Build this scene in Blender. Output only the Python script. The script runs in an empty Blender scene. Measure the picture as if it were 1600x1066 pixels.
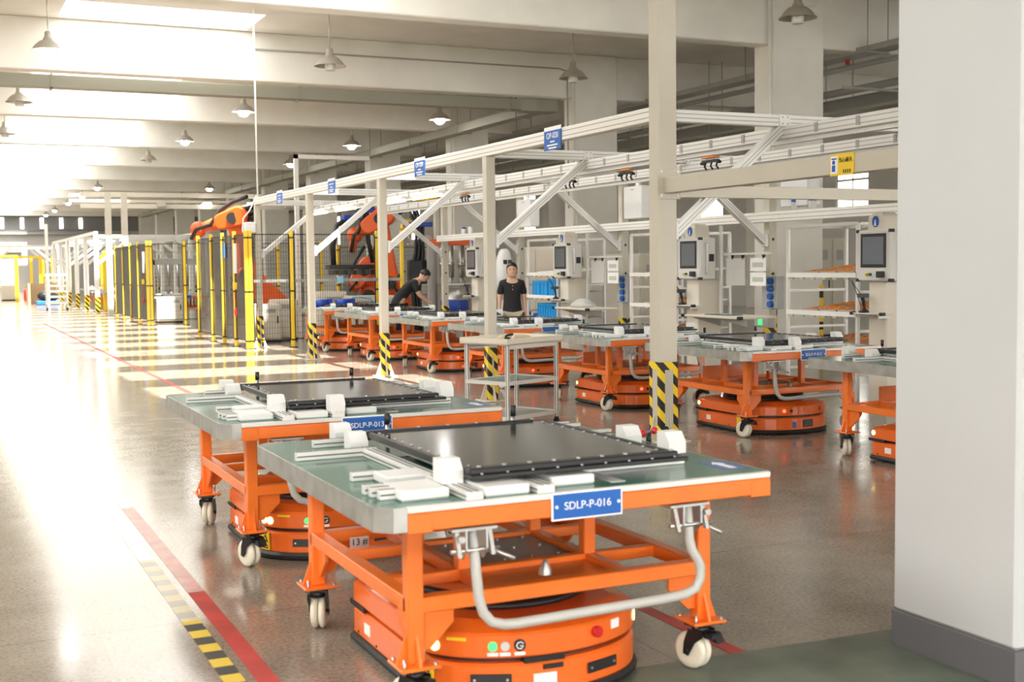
import bpy, bmesh, math, random
from mathutils import Vector, Matrix
R_ = math.radians
random.seed(7)
SC = bpy.context.scene
COL = SC.collection

# ------------------------------------------------------------------ camera
cam_data = bpy.data.cameras.new('camera')
cam = bpy.data.objects.new('camera', cam_data); COL.objects.link(cam)
cam_data.sensor_width = 36.0
cam_data.lens = 1918.0 / 1600.0 * 36.0
cam_data.clip_start = 0.05; cam_data.clip_end = 400
Yv = Vector((-902, 108, -1918)).normalized()
Xv = Vector((4050, 165, -1918)); Xv = (Xv - Yv * Xv.dot(Yv)).normalized()
Zv = Xv.cross(Yv)
M = Matrix((Xv, Yv, Zv)).to_4x4()
M.translation = Vector((0, 0, 1.6))
cam.matrix_world = M
cam_data.dof.use_dof = True
cam_data.dof.focus_distance = 10.0
cam_data.dof.aperture_fstop = 3.6
SC.camera = cam
SC.view_settings.view_transform = 'Standard'
SC.view_settings.look = 'None'
SC.view_settings.gamma = 1.0
SC.view_settings.use_curve_mapping = False
SC.view_settings.exposure = 0.20
SC.cycles.use_denoising = True
SC.cycles.max_bounces = 8
SC.cycles.diffuse_bounces = 5
SC.cycles.glossy_bounces = 4
SC.cycles.caustics_reflective = False
SC.cycles.caustics_refractive = False
SC.cycles.sample_clamp_indirect = 6.0

# ------------------------------------------------------------------ sky, sun, skylight daylight
W = bpy.data.worlds.new('sky'); SC.world = W; W.use_nodes = True
bg = W.node_tree.nodes['Background']
bg.inputs[0].default_value = (0.92, 0.96, 1.0, 1); bg.inputs[1].default_value = 2.2

def sun(strength, rot):
    l = bpy.data.lights.new('sun', 'SUN'); l.energy = strength; l.angle = R_(1.0); l.color = (1.0, 0.965, 0.89)
    o = bpy.data.objects.new('sun', l); COL.objects.link(o); o.rotation_euler = rot
sun(19.0, (R_(27), 0, 0))          # travels down and along +y, through the open skylights

def area(name, loc, sx, sy, power, color=(1, 1, 1), rot=(0, 0, 0)):
    l = bpy.data.lights.new(name, 'AREA'); l.shape = 'RECTANGLE'; l.size = sx; l.size_y = sy
    l.energy = power; l.color = color
    o = bpy.data.objects.new(name, l); COL.objects.link(o); o.location = loc; o.rotation_euler = rot
    return o
BEAM_Y = [3.57 + 8.0 * i for i in range(-2, 13)]        # centres of the concrete beams
SKY_X0, SKY_X1 = 2.5, 6.4
for yb in BEAM_Y[:-1]:
    area('skylight_daylight', ((SKY_X0 + SKY_X1) / 2, yb + 4.0, 7.09), SKY_X1 - SKY_X0 - .1, 7.2, 360, (1.0, 0.985, 0.955))
for yb in BEAM_Y[:-1]:
    area('added_left_fill', (-6.0, yb + 4.0, 6.98), 3.8, 7.2, 560, (1.0, 0.985, 0.955))  # unseen strip of lamps, added to brighten the left side of the hall

# ------------------------------------------------------------------ materials
MATS = {}
def mat(name, col, rough=.5, metal=0.0, emit=None, estr=0.0, spec=.5, noise=0.0, nscale=20, bump=0.0, alpha=1.0, coat=0.0):
    m = bpy.data.materials.new(name); m.use_nodes = True
    nt = m.node_tree; b = nt.nodes['Principled BSDF']
    b.inputs['Base Color'].default_value = (*col, 1)
    b.inputs['Roughness'].default_value = rough
    b.inputs['Metallic'].default_value = metal
    b.inputs['Specular IOR Level'].default_value = spec
    b.inputs['Coat Weight'].default_value = coat
    if alpha < 1: b.inputs['Alpha'].default_value = alpha
    if emit:
        b.inputs['Emission Color'].default_value = (*emit, 1); b.inputs['Emission Strength'].default_value = estr
    if noise or bump:
        tc = nt.nodes.new('ShaderNodeTexCoord'); n = nt.nodes.new('ShaderNodeTexNoise')
        n.inputs['Scale'].default_value = nscale; n.inputs['Detail'].default_value = 6
        nt.links.new(tc.outputs['Object'], n.inputs['Vector'])
        if noise:
            r = nt.nodes.new('ShaderNodeValToRGB')
            r.color_ramp.elements[0].position = .3; r.color_ramp.elements[1].position = .7
            r.color_ramp.elements[0].color = (*[c * (1 - noise) for c in col], 1)
            r.color_ramp.elements[1].color = (*[min(1, c * (1 + noise)) for c in col], 1)
            nt.links.new(n.outputs['Fac'], r.inputs['Fac']); nt.links.new(r.outputs['Color'], b.inputs['Base Color'])
        if bump:
            bp = nt.nodes.new('ShaderNodeBump'); bp.inputs['Strength'].default_value = bump; bp.inputs['Distance'].default_value = .01
            nt.links.new(n.outputs['Fac'], bp.inputs['Height']); nt.links.new(bp.outputs['Normal'], b.inputs['Normal'])
    MATS[name] = m
    return m
def stripes(name, c1, c2, freq, vec=(1, 1, 1), rough=.5, metal=0.0):
    m = mat(name, c1, rough, metal); nt = m.node_tree; b = nt.nodes['Principled BSDF']
    tc = nt.nodes.new('ShaderNodeTexCoord')
    dp = nt.nodes.new('ShaderNodeVectorMath'); dp.operation = 'DOT_PRODUCT'; dp.inputs[1].default_value = [v * freq for v in vec]
    fr = nt.nodes.new('ShaderNodeMath'); fr.operation = 'FRACT'
    gt = nt.nodes.new('ShaderNodeMath'); gt.operation = 'GREATER_THAN'; gt.inputs[1].default_value = .5
    mx = nt.nodes.new('ShaderNodeMix'); mx.data_type = 'RGBA'
    mx.inputs[6].default_value = (*c1, 1); mx.inputs[7].default_value = (*c2, 1)
    nt.links.new(tc.outputs['Object'], dp.inputs[0]); nt.links.new(dp.outputs['Value'], fr.inputs[0])
    nt.links.new(fr.outputs[0], gt.inputs[0]); nt.links.new(gt.outputs[0], mx.inputs[0]); nt.links.new(mx.outputs[2], b.inputs['Base Color'])
    return m
orange = mat('orange_paint', (.87, .185, .018), .38, noise=.08, nscale=6, coat=.2)
orange_agv = mat('orange_vehicle_paint', (.84, .15, .015), .35, noise=.06, nscale=5, coat=.3)
robot_orange = mat('robot_orange', (.80, .12, .015), .4)
green_top = mat('green_mat', (.045, .165, .118), .18, spec=.35, noise=.12, nscale=3)
galv = mat('galvanised_steel', (.42, .42, .40), .42, .7, noise=.2, nscale=9)
alu = mat('aluminium', (.74, .735, .71), .4, .2)
alu_dark = mat('aluminium_groove', (.10, .10, .10), .6)
white_pl = mat('white_nylon', (.78, .785, .78), .45)
white_paint = mat('white_paint', (.84, .82, .77), .45)
beige = mat('beige_paint', (.60, .56, .47), .45, noise=.03, nscale=3)
cream = mat('cream_paint', (.72, .67, .57), .5)
black = mat('black_plastic', (.012, .012, .013), .45)
blackm = mat('black_metal', (.02, .02, .022), .35, .3)
plate_dark = mat('dark_plate', (.05, .05, .046), .13, .5, noise=.2, nscale=4)
steel = mat('bright_steel', (.52, .52, .51), .33, .85)
handle_grey = mat('grey_handle_paint', (.50, .495, .47), .4)
wheel_m = mat('cream_wheel', (.78, .73, .60), .4)
blue_plate = mat('blue_plate', (.004, .11, .45), .35)
white_ink = mat('white_ink', (.92, .92, .92), .5)
black_ink = mat('black_ink', (.01, .01, .01), .5)
yellow = mat('yellow_paint', (.86, .58, .03), .4)
yellow_lab = mat('yellow_label', (.90, .62, .02), .45)
red = mat('red_plastic', (.62, .015, .02), .3)
red_tape = mat('red_tape', (.46, .04, .03), .6, noise=.25, nscale=5)
green_paint = mat('green_floor_paint', (.125, .15, .118), .35, noise=.45, nscale=2.2, bump=.1)
conc = mat('painted_concrete', (.86, .84, .775), .75, noise=.05, nscale=1.3)
conc_c = mat('ceiling_paint', (.83, .81, .75), .8, noise=.06, nscale=.8)
wall_m = mat('wall_paint', (.74, .73, .70), .7, noise=.03, nscale=1)
colwhite = mat('white_column_paint', (.575, .59, .60), .6, noise=.02, nscale=2)
base_grey = mat('grey_base_paint', (.135, .135, .145), .5)
dark_wall = mat('dark_grey_cladding', (.22, .22, .22), .6)
lightgrey_wall = mat('grey_cladding', (.50, .49, .48), .6)
tray_m = mat('cable_tray_paint', (.35, .345, .28), .5)
pipe_grey = mat('pipe_grey', (.34, .34, .31), .5)
pipe_red = mat('pipe_red', (.42, .04, .03), .45)
blue_bin = mat('blue_bin_plastic', (.01, .33, .74), .4)
blue_dark = mat('dark_blue_plastic', (.012, .06, .42), .4)
blue_pallet = mat('blue_pallet_plastic', (.02, .17, .55), .45)
tray_grey = mat('grey_tray', (.45, .43, .40), .5)
part_orange = mat('orange_parts', (.75, .27, .035), .4)
screen_m = mat('screen_glass', (.06, .065, .07), .12, emit=(.5, .55, .6), estr=.10)
skin = mat('skin', (.66, .40, .28), .5)
hair = mat('black_hair', (.010, .008, .008), .45)
shirt = mat('black_shirt', (.014, .014, .016), .8)
trous = mat('khaki_trousers', (.45, .38, .28), .8)
trous_d = mat('dark_trousers', (.03, .03, .04), .8)
lip = mat('lips', (.45, .14, .12), .5)
wood = mat('raw_wood', (.55, .38, .22), .7, noise=.2)
mesh_dark = mat('tinted_panel', (.045, .042, .038), .25, alpha=.55)
panel_black = mat('black_panel', (.02, .02, .02), .4)
clear_pl = mat('clear_sleeve', (.75, .75, .72), .3, alpha=.6)
glow_lamp = mat('lit_bulb', (1, 1, 1), .5, emit=(1, .98, .95), estr=40)
off_lamp = mat('frosted_globe', (.75, .74, .70), .3)
tube_m = mat('lit_tube', (1, 1, 1), .5, emit=(1, .97, .9), estr=5)
win_m = mat('bright_window_glass', (.9, .9, .9), .3, emit=(1, .97, .88), estr=5)
led_green = mat('led_green', (.05, .5, .15), .3, emit=(.08, 1, .25), estr=.9)
led_red = mat('led_red', (.8, .05, .03), .3, emit=(1, .1, .05), estr=3)
led_warm = mat('headlamp_glow', (1, .95, .6), .3, emit=(1, .85, .3), estr=2.2)
lamp_metal = mat('lamp_shade_metal', (.55, .52, .46), .35, .6)
slot_dark = mat('dark_slat', (.10, .10, .10), .5)
hazard = stripes('hazard_stripes', (.92, .66, .02), (.012, .012, .012), 5.6, (1, -.6, 1))
hazard_sq = stripes('hazard_squares', (.72, .52, .05), (.05, .045, .04), 4.6, (0, 1, 0), .65)
hazard_y = stripes('hazard_blocks', (.92, .62, .02), (.012, .012, .012), 3.2, (0, 1, 1))

def floor_mat():
    m = bpy.data.materials.new('polished_concrete'); m.use_nodes = True
    nt = m.node_tree; b = nt.nodes['Principled BSDF']; L = nt.links.new
    tc = nt.nodes.new('ShaderNodeTexCoord')
    def noise(scale, det, rough=.6):
        n = nt.nodes.new('ShaderNodeTexNoise'); n.inputs['Scale'].default_value = scale
        n.inputs['Detail'].default_value = det; n.inputs['Roughness'].default_value = rough
        L(tc.outputs['Object'], n.inputs['Vector']); return n
    def ramp(src, p0, c0, p1, c1):
        r = nt.nodes.new('ShaderNodeValToRGB'); e = r.color_ramp.elements
        e[0].position = p0; e[1].position = p1; e[0].color = (*c0, 1); e[1].color = (*c1, 1)
        L(src, r.inputs['Fac']); return r
    big = noise(.45, 5); fine = noise(55, 4, .7); mid = noise(4, 6)
    cb = ramp(big.outputs['Fac'], .3, (.295, .252, .20), .7, (.375, .328, .268))
    cf = ramp(fine.outputs['Fac'], .36, (.50, .46, .42), .55, (1, 1, 1))
    cm = ramp(mid.outputs['Fac'], .35, (.86, .85, .84), .65, (1, 1, 1))
    m1 = nt.nodes.new('ShaderNodeMix'); m1.data_type = 'RGBA'; m1.blend_type = 'MULTIPLY'; m1.inputs[0].default_value = .8
    L(cb.outputs['Color'], m1.inputs[6]); L(cf.outputs['Color'], m1.inputs[7])
    m2 = nt.nodes.new('ShaderNodeMix'); m2.data_type = 'RGBA'; m2.blend_type = 'MULTIPLY'; m2.inputs[0].default_value = 1
    L(m1.outputs[2], m2.inputs[6]); L(cm.outputs['Color'], m2.inputs[7])
    # fine saw-cut joints every 4 m / 6 m
    sx = nt.nodes.new('ShaderNodeSeparateXYZ'); L(tc.outputs['Object'], sx.inputs[0])
    def joint(out, period, off):
        a = nt.nodes.new('ShaderNodeMath'); a.operation = 'ADD'; a.inputs[1].default_value = off; L(out, a.inputs[0])
        mo = nt.nodes.new('ShaderNodeMath'); mo.operation = 'PINGPONG'; mo.inputs[1].default_value = period / 2; L(a.outputs[0], mo.inputs[0])
        lt = nt.nodes.new('ShaderNodeMath'); lt.operation = 'LESS_THAN'; lt.inputs[1].default_value = .003; L(mo.outputs[0], lt.inputs[0]); return lt
    j1 = joint(sx.outputs['X'], 4.0, 1.35); j2 = joint(sx.outputs['Y'], 6.0, .4)
    mxj = nt.nodes.new('ShaderNodeMath'); mxj.operation = 'MAXIMUM'; L(j1.outputs[0], mxj.inputs[0]); L(j2.outputs[0], mxj.inputs[1])
    m3 = nt.nodes.new('ShaderNodeMix'); m3.data_type = 'RGBA'; L(mxj.outputs[0], m3.inputs[0]); L(m2.outputs[2], m3.inputs[6]); m3.inputs[7].default_value = (.12, .10, .08, 1)
    L(m3.outputs[2], b.inputs['Base Color'])
    rr = ramp(mid.outputs['Fac'], .3, (.11, .11, .11), .7, (.19, .19, .19)); L(rr.outputs['Color'], b.inputs['Roughness'])
    b.inputs['Specular IOR Level'].default_value = .42
    return m
floor_m = floor_mat()

# ------------------------------------------------------------------ geometry helpers
class MB:
    """collects shapes into one mesh"""
    def __init__(s): s.v = []; s.f = []; s.mi = []; s.sm = []; s.m = 0
    def add(s, vs, fs, smooth=False):
        k = len(s.v); s.v += [tuple(v) for v in vs]
        for f in fs: s.f.append([i + k for i in f]); s.mi.append(s.m); s.sm.append(smooth)
        return s
    def box(s, x0, x1, y0, y1, z0, z1, b=0.0):
        if x0 > x1: x0, x1 = x1, x0
        if y0 > y1: y0, y1 = y1, y0
        if z0 > z1: z0, z1 = z1, z0
        b = min(b, (x1 - x0) * .45, (y1 - y0) * .45, (z1 - z0) * .45)
        if b <= 0:
            vs = [(x, y, z) for x in (x0, x1) for y in (y0, y1) for z in (z0, z1)]
            return s.add(vs, [(0, 1, 3, 2), (4, 6, 7, 5), (0, 4, 5, 1), (2, 3, 7, 6), (0, 2, 6, 4), (1, 5, 7, 3)])
        lo, hi = (x0, y0, z0), (x1, y1, z1); vs = []; idx = {}
        for c in [(i, j, k) for i in (0, 1) for j in (0, 1) for k in (0, 1)]:
            for a in range(3):
                p = [0, 0, 0]
                for d in range(3):
                    full = hi[d] if c[d] else lo[d]
                    p[d] = full if d == a else (full - b if c[d] else full + b)
                idx[(c, a)] = len(vs); vs.append(p)
        fs = []
        for a in range(3):
            o = [d for d in range(3) if d != a]
            for sd in (0, 1):
                q = []
                for u, w in ((0, 0), (0, 1), (1, 1), (1, 0)):
                    c = [0, 0, 0]; c[a] = sd; c[o[0]] = u; c[o[1]] = w; q.append(idx[(tuple(c), a)])
                fs.append(q)
            for u in (0, 1):
                for w in (0, 1):
                    c0 = [0, 0, 0]; c1 = [0, 0, 0]; c0[o[0]] = c1[o[0]] = u; c0[o[1]] = c1[o[1]] = w; c1[a] = 1
                    fs.append([idx[(tuple(c0), o[0])], idx[(tuple(c1), o[0])], idx[(tuple(c1), o[1])], idx[(tuple(c0), o[1])]])
        for c in [(i, j, k) for i in (0, 1) for j in (0, 1) for k in (0, 1)]:
            fs.append([idx[(c, 0)], idx[(c, 1)], idx[(c, 2)]])
        return s.add(vs, fs)
    def cyl(s, p0, p1, r0, r1=None, n=12, smooth=True, cap=True):
        r1 = r0 if r1 is None else r1
        p0, p1 = Vector(p0), Vector(p1); d = (p1 - p0).normalized()
        a = d.orthogonal().normalized(); b = d.cross(a); vs = []
        for p, r in ((p0, r0), (p1, r1)):
            for i in range(n):
                t = 2 * math.pi * i / n; vs.append(p + a * (r * math.cos(t)) + b * (r * math.sin(t)))
        s.add(vs, [(i, (i + 1) % n, n + (i + 1) % n, n + i) for i in range(n)], smooth)
        if cap:
            k = len(s.v) - 2 * n
            s.f.append([k + i for i in range(n)]); s.f.append([k + n + i for i in range(n)]); s.mi += [s.m] * 2; s.sm += [False] * 2
        return s
    def tube(s, pts, r, n=10, cap=True):
        pts = [Vector(p) for p in pts]; vs = []; m = len(pts); a = None
        rs = r if isinstance(r, (list, tuple)) else [r] * m
        for i, p in enumerate(pts):
            d = (pts[min(i + 1, m - 1)] - pts[max(i - 1, 0)]).normalized()
            a = d.orthogonal().normalized() if a is None else (a - d * a.dot(d)).normalized()
            b = d.cross(a)
            for k in range(n):
                t = 2 * math.pi * k / n; vs.append(p + (a * math.cos(t) + b * math.sin(t)) * rs[i])
        fs = [(i * n + k, i * n + (k + 1) % n, (i + 1) * n + (k + 1) % n, (i + 1) * n + k) for i in range(m - 1) for k in range(n)]
        s.add(vs, fs, True)
        if cap:
            k = len(s.v) - m * n
            s.f.append([k + i for i in range(n)]); s.f.append([k + (m - 1) * n + i for i in range(n)]); s.mi += [s.m] * 2; s.sm += [False] * 2
        return s
    def lathe(s, prof, c=(0, 0, 0), n=24, smooth=True):
        vs = []; c = Vector(c)
        for r, z in prof:
            for i in range(n):
                t = 2 * math.pi * i / n; vs.append(c + Vector((r * math.cos(t), r * math.sin(t), z)))
        m = len(prof)
        return s.add(vs, [(j * n + i, j * n + (i + 1) % n, (j + 1) * n + (i + 1) % n, (j + 1) * n + i) for j in range(m - 1) for i in range(n)], smooth)
    def prism(s, poly, axis, a, b):
        """poly: 2-D outline in the other two axes (in order), pushed from a to b along axis"""
        n = len(poly); vs = []
        for t in (a, b):
            for u, w in poly:
                p = [u, w]; p.insert(axis, t); vs.append(p)
        return s.add(vs, [list(range(n)), list(range(n, 2 * n))] + [(i, (i + 1) % n, n + (i + 1) % n, n + i) for i in range(n)])
    def rings(s, rings, smooth=True, cap=True):
        n = len(rings[0]); vs = [p for r in rings for p in r]; m = len(rings)
        s.add(vs, [(j * n + i, j * n + (i + 1) % n, (j + 1) * n + (i + 1) % n, (j + 1) * n + i) for j in range(m - 1) for i in range(n)], smooth)
        if cap:
            k = len(s.v) - m * n
            s.f.append([k + i for i in range(n)]); s.f.append([k + (m - 1) * n + i for i in range(n)]); s.mi += [s.m] * 2; s.sm += [False] * 2
        return s
    def ball(s, c, r, n=12, m=8):
        rx, ry, rz = r if isinstance(r, (tuple, list)) else (r, r, r)
        rr = []
        for j in range(m + 1):
            t = math.pi * (j + .02) / (m + .04)
            rr.append([(c[0] + rx * math.sin(t) * math.cos(2 * math.pi * i / n), c[1] + ry * math.sin(t) * math.sin(2 * math.pi * i / n), c[2] - rz * math.cos(t)) for i in range(n)])
        return s.rings(rr)
    def bar(s, p0, p1, w, h, up=(0, 0, 1)):
        p0, p1 = Vector(p0), Vector(p1); d = (p1 - p0).normalized(); up = Vector(up)
        a = d.cross(up).normalized() * (w / 2); b = a.cross(d).normalized() * (h / 2)
        vs = [p + u * a + v * b for p in (p0, p1) for u, v in ((-1, -1), (1, -1), (1, 1), (-1, 1))]
        return s.add(vs, [(0, 1, 2, 3), (4, 5, 6, 7)] + [(i, (i + 1) % 4, 4 + (i + 1) % 4, 4 + i) for i in range(4)])
    def mesh(s, name, mats):
        me = bpy.data.meshes.new(name)
        me.from_pydata(s.v, [], s.f)
        me.polygons.foreach_set('material_index', s.mi); me.polygons.foreach_set('use_smooth', s.sm)
        bm = bmesh.new(); bm.from_mesh(me); bmesh.ops.recalc_face_normals(bm, faces=bm.faces); bm.to_mesh(me); bm.free()
        for m in (mats if isinstance(mats, (list, tuple)) else [mats]): me.materials.append(m)
        return me
    def build(s, name, mats, parent=None, loc=None, rot=None, label=None):
        o = bpy.data.objects.new(name, s.mesh(name, mats)); COL.objects.link(o)
        if parent is not None: o.parent = parent
        if loc is not None: o.location = loc
        if rot is not None: o.rotation_euler = rot
        if label: o['label'] = label
        return o
def B(*a, b=0.0): return MB().box(*a, b=b)
def tag(o, label, cat, group=None):
    o['label'] = label; o['category'] = cat
    if group: o['group'] = group
    return o
def thing(name, label, cat, loc=(0, 0, 0), rz=0.0, group=None):
    o = bpy.data.objects.new(name, None); o.empty_display_size = .1; COL.objects.link(o)
    o.location = loc; o.rotation_euler = (0, 0, rz)
    return tag(o, label, cat, group)
def struct(o): o['kind'] = 'structure'; return o
def inst(src, parent=None, loc=None, rot=None):
    """another piece that shares src's mesh"""
    o = src.copy(); COL.objects.link(o)
    if parent is not None: o.parent = parent
    if loc is not None: o.location = loc
    if rot is not None: o.rotation_euler = rot
    return o
def kids(o, table):
    return table.get(o.name, [])
def copy_tree(root, loc, label=None, rz=None):
    table = {}
    for o in bpy.data.objects:
        if o.parent: table.setdefault(o.parent.name, []).append(o)
    def rec(o, parent):
        c = o.copy(); COL.objects.link(c)
        if parent is not None: c.parent = parent
        for ch in table.get(o.name, []): rec(ch, c)
        return c
    r = rec(root, None); r.location = loc
    if rz is not None: r.rotation_euler[2] = rz
    if label: r['label'] = label
    return r
def text(body, size, parent, loc, rot, m, name='lettering', ex=.0008, align='CENTER'):
    cu = bpy.data.curves.new(name, 'FONT'); cu.body = body; cu.size = size; cu.extrude = ex
    cu.align_x = align; cu.align_y = 'CENTER'; cu.materials.append(m)
    o = bpy.data.objects.new('tmp_text', cu); COL.objects.link(o)
    dg = bpy.context.evaluated_depsgraph_get(); dg.update()
    me = bpy.data.meshes.new_from_object(o.evaluated_get(dg)); bpy.data.objects.remove(o)
    o = bpy.data.objects.new(name, me); COL.objects.link(o); o.parent = parent; o.location = loc; o.rotation_euler = rot
    return o
FRONT = (R_(90), 0, 0)                 # text that faces -y
LEFTF = (R_(90), 0, R_(-90))           # text that faces -x

# ================================================================== SETTING
X0, X1, Y0, Y1 = -15.0, 27.0, -12.5, 100.0
ZB, ZS = 5.75, 6.83
struct(B(X0, X1, Y0, Y1, -.12, 0).build('floor', floor_m))
# ceiling slab with skylight openings
c = MB()
c.box(X0, -8.0, Y0, Y1, ZS, ZS + .25); c.box(-4.0, SKY_X0, Y0, Y1, ZS, ZS + .25); c.box(SKY_X1, X1, Y0, Y1, ZS, ZS + .25)
edges = [Y0] + [yb for yb in BEAM_Y] + [Y1]
for yb in [Y0] + BEAM_Y + [Y1]:
    c.box(-8.0, -4.0, yb - .35, yb + .35, ZS, ZS + .25); c.box(SKY_X0, SKY_X1, yb - .35, yb + .35, ZS, ZS + .25)
ceiling = struct(c.build('ceiling', conc_c))
# panes added over unseen skylights, blocking sun from the near carts; mullions on every skylight
sun_block = mat('added_sun_block_pane', (.9, .9, .88), .5)
for yb in BEAM_Y[:3]:
    struct(B(SKY_X0, SKY_X1, yb + .3, yb + 7.7, ZS + .25, ZS + .29).build('added_sun_blocker', sun_block))
    ceiling_child = None
struct(B(-8, -4, Y0, Y1, ZS + .25, ZS + .29).build('added_sun_blocker', sun_block))  # added pane closing off the unseen left strip from the sun
for yb in BEAM_Y:
    m = MB().box(SKY_X0, SKY_X1, yb + 2.05, yb + 3.15, ZS, ZS + .2).box(SKY_X0, SKY_X1, yb + 4.8, yb + 5.9, ZS, ZS + .2)
    struct(m.build('trim_skylight', conc_c))
for yb in BEAM_Y:
    b_ = struct(B(X0, X1, yb - .2, yb + .2, ZB, ZS, b=.02).build('beam', conc))
    for xc in (1.2, 7.4, 9.0, -2.0):                                  # haunches on the back of each beam
        MB().prism([(yb + .2, ZS), (yb + 1.3, ZS), (yb + 1.3, ZS - .28), (yb + .2, ZS - .28)], 0, xc, xc + .45).build('corbel', conc, b_)
struct(B(X0, X1, Y1, Y1 + .2, 0, 4.6).build('wall_back', lightgrey_wall))
struct(B(X0, X1, Y1 - .05, Y1 + .15, 4.6, ZS).build('wall_back_upper', dark_wall))
wf = MB().box(X0, X1, Y0 - .2, Y0, 0, 1.0).box(X0, X1, Y0 - .2, Y0, 4.6, ZS)
for i in range(8): wf.box(X0 + i * 6.0 - .5, min(X1, X0 + i * 6.0 + .5), Y0 - .2, Y0, 1.0, 4.6)
struct(wf.build('wall_front', wall_m))
front_fill = mat('added_front_fill_glass', (.9, .9, .9), .3, emit=(1, .985, .95), estr=9)
for i in range(7):                                                    # unseen glowing windows added behind the camera to light camera-facing sides
    a0 = X0 + i * 6.0 + .5; f_ = MB().box(a0, a0 + 5, Y0 - .12, Y0 - .04, 1.0, 1.08).box(a0, a0 + 5, Y0 - .12, Y0 - .04, 4.52, 4.6)
    for k in range(6): f_.box(a0 + k - .03, a0 + k + .03, Y0 - .12, Y0 - .04, 1.08, 4.52)
    f_ = struct(f_.build('window_%d' % (31 + i), white_paint)); B(a0, a0 + 5, Y0 - .10, Y0 - .08, 1.08, 4.52).build('pane', front_fill, f_)
struct(B(X0 - .2, X0, Y0, Y1, 0, ZS).build('wall_left', wall_m))
# right wall with a band of high windows
wr = MB().box(X1, X1 + .25, Y0, Y1, 0, 3.2).box(X1, X1 + .25, Y0, Y1, 5.4, ZS)
nw = 14
for i in range(nw + 1):
    y = Y0 + i * 8.0; wr.box(X1, X1 + .25, max(Y0, y - 3.2), min(Y1, y + 3.2), 3.2, 5.4)
struct(wr.build('wall_right', wall_m))
for i in range(nw):
    y = Y0 + i * 8.0
    fr = struct(MB().box(X1 + .02, X1 + .1, y + 3.2, y + 4.8, 3.2, 3.28).box(X1 + .02, X1 + .1, y + 3.2, y + 4.8, 5.32, 5.4).box(X1 + .02, X1 + .1, y + 3.2, y + 3.28, 3.28, 5.32)
                .box(X1 + .02, X1 + .1, y + 4.72, y + 4.8, 3.28, 5.32).box(X1 + .02, X1 + .1, y + 3.97, y + 4.03, 3.28, 5.32).box(X1 + .02, X1 + .1, y + 3.28, y + 4.72, 4.2, 4.28).build('window_%d' % (i + 1), white_paint))
    B(X1 + .05, X1 + .07, y + 3.28, y + 4.72, 3.28, 5.32).build('pane', win_m, fr)
for i in range(5):                                                    # slit windows in the dark band of the end wall
    x = 4.7 + i * 1.4
    f_ = struct(MB().box(x - .14, x + .14, Y1 - .12, Y1 - .05, 4.75, 4.8).box(x - .14, x + .14, Y1 - .12, Y1 - .05, 5.6, 5.65).build('window_%d' % (nw + 1 + i), white_paint))
    B(x - .12, x + .12, Y1 - .10, Y1 - .06, 4.8, 5.6).build('pane', win_m, f_)
struct(MB().box(-8, 14, Y1 - .3, Y1 - .05, 4.35, 4.5).box(-6, 6, Y1 - .25, Y1 - .05, 3.0, 3.6).build('trim_1', pipe_grey))
# columns
def column(x0, x1, y0, y1, name='column', m=colwhite, base=True, tape=False):
    o = struct(B(x0, x1, y0, y1, 0, ZS, b=.02).build(name, m))
    return o
near = struct(B(3.565, 4.75, 3.25, 3.90, 0.15, ZS, b=.015).build('column_near', colwhite))
B(3.562, 4.753, 3.247, 3.903, 0, .152, b=.004).build('baseboard', base_grey, near, label='dark grey painted base')
for yb in BEAM_Y:
    if yb < 10: continue
    for xx in (14.6, 26.0):
        o = struct(B(xx, xx + 1.2, yb - .3, yb + .32, 0, ZS, b=.02).build('column', conc))
        if xx < 20:
            for x0, x1 in ((xx - .006, xx + .09), (xx + 1.11, xx + 1.206)): B(x0, x1, yb - .306, yb - .2, .02, 1.15).build('hazard_tape', hazard_y, o)
    if yb > 40 or yb < 0:
        struct(B(-13.5, -12.9, yb - .3, yb + .3, 0, ZS, b=.02).build('column', conc))
# floor markings (thin tape and paint)
def strip(name, label, x0, x1, y0, y1, m, z=.002):
    return tag(B(x0, x1, y0, y1, .0005, z).build(name, m), label, 'floor marking')
red_glare = mat('glare_pale_red_tape', (.40, .25, .20), .17, noise=.25, nscale=4)  # paler red puts the floor glare into the tape colour
red_half_glare = mat('half_glare_red_tape', (.42, .12, .09), .3, noise=.4, nscale=9)  # in-between tone of the same painted glare
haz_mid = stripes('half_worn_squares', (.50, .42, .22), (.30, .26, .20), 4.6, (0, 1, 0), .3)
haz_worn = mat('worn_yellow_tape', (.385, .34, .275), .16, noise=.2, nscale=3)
lt = thing('floor_tape', 'red lane tape along the aisle left of the two big carts, painted paler farther off for the glare', 'floor marking', (1.115, 2.5, 0))
B(-.04, .04, 0, 3.6, .0005, .002).build('fresh_tape', red_tape, lt); B(-.04, .04, 3.6, 6.0, .0005, .002).build('half_worn_glare_tape', red_half_glare, lt); B(-.04, .04, 6.0, 57, .0005, .002).build('worn_glare_tape', red_glare, lt)  # red pieces step paler along the aisle, glare painted into their colour
strip('floor_tape', 'red lane tape passing under the big carts towards the aluminium gantries', 2.895, 2.965, 2.0, 40, red_tape)
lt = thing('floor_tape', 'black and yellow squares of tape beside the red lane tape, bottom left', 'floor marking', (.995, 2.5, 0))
B(-.04, .04, 0, 3.1, .0005, .002).build('fresh_tape', hazard_sq, lt); B(-.04, .04, 3.1, 4.4, .0005, .002).build('half_worn_glare_tape', haz_mid, lt); B(-.04, .04, 4.4, 40, .0005, .002).build('worn_glare_tape', haz_worn, lt)
g_ = struct(MB().prism([(2.0, 4.14), (3.55, 4.06), (6.5, 4.06), (6.5, -4), (2.0, -4)], 2, .0, .003).build('floor_green_paint', green_paint))

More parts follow.
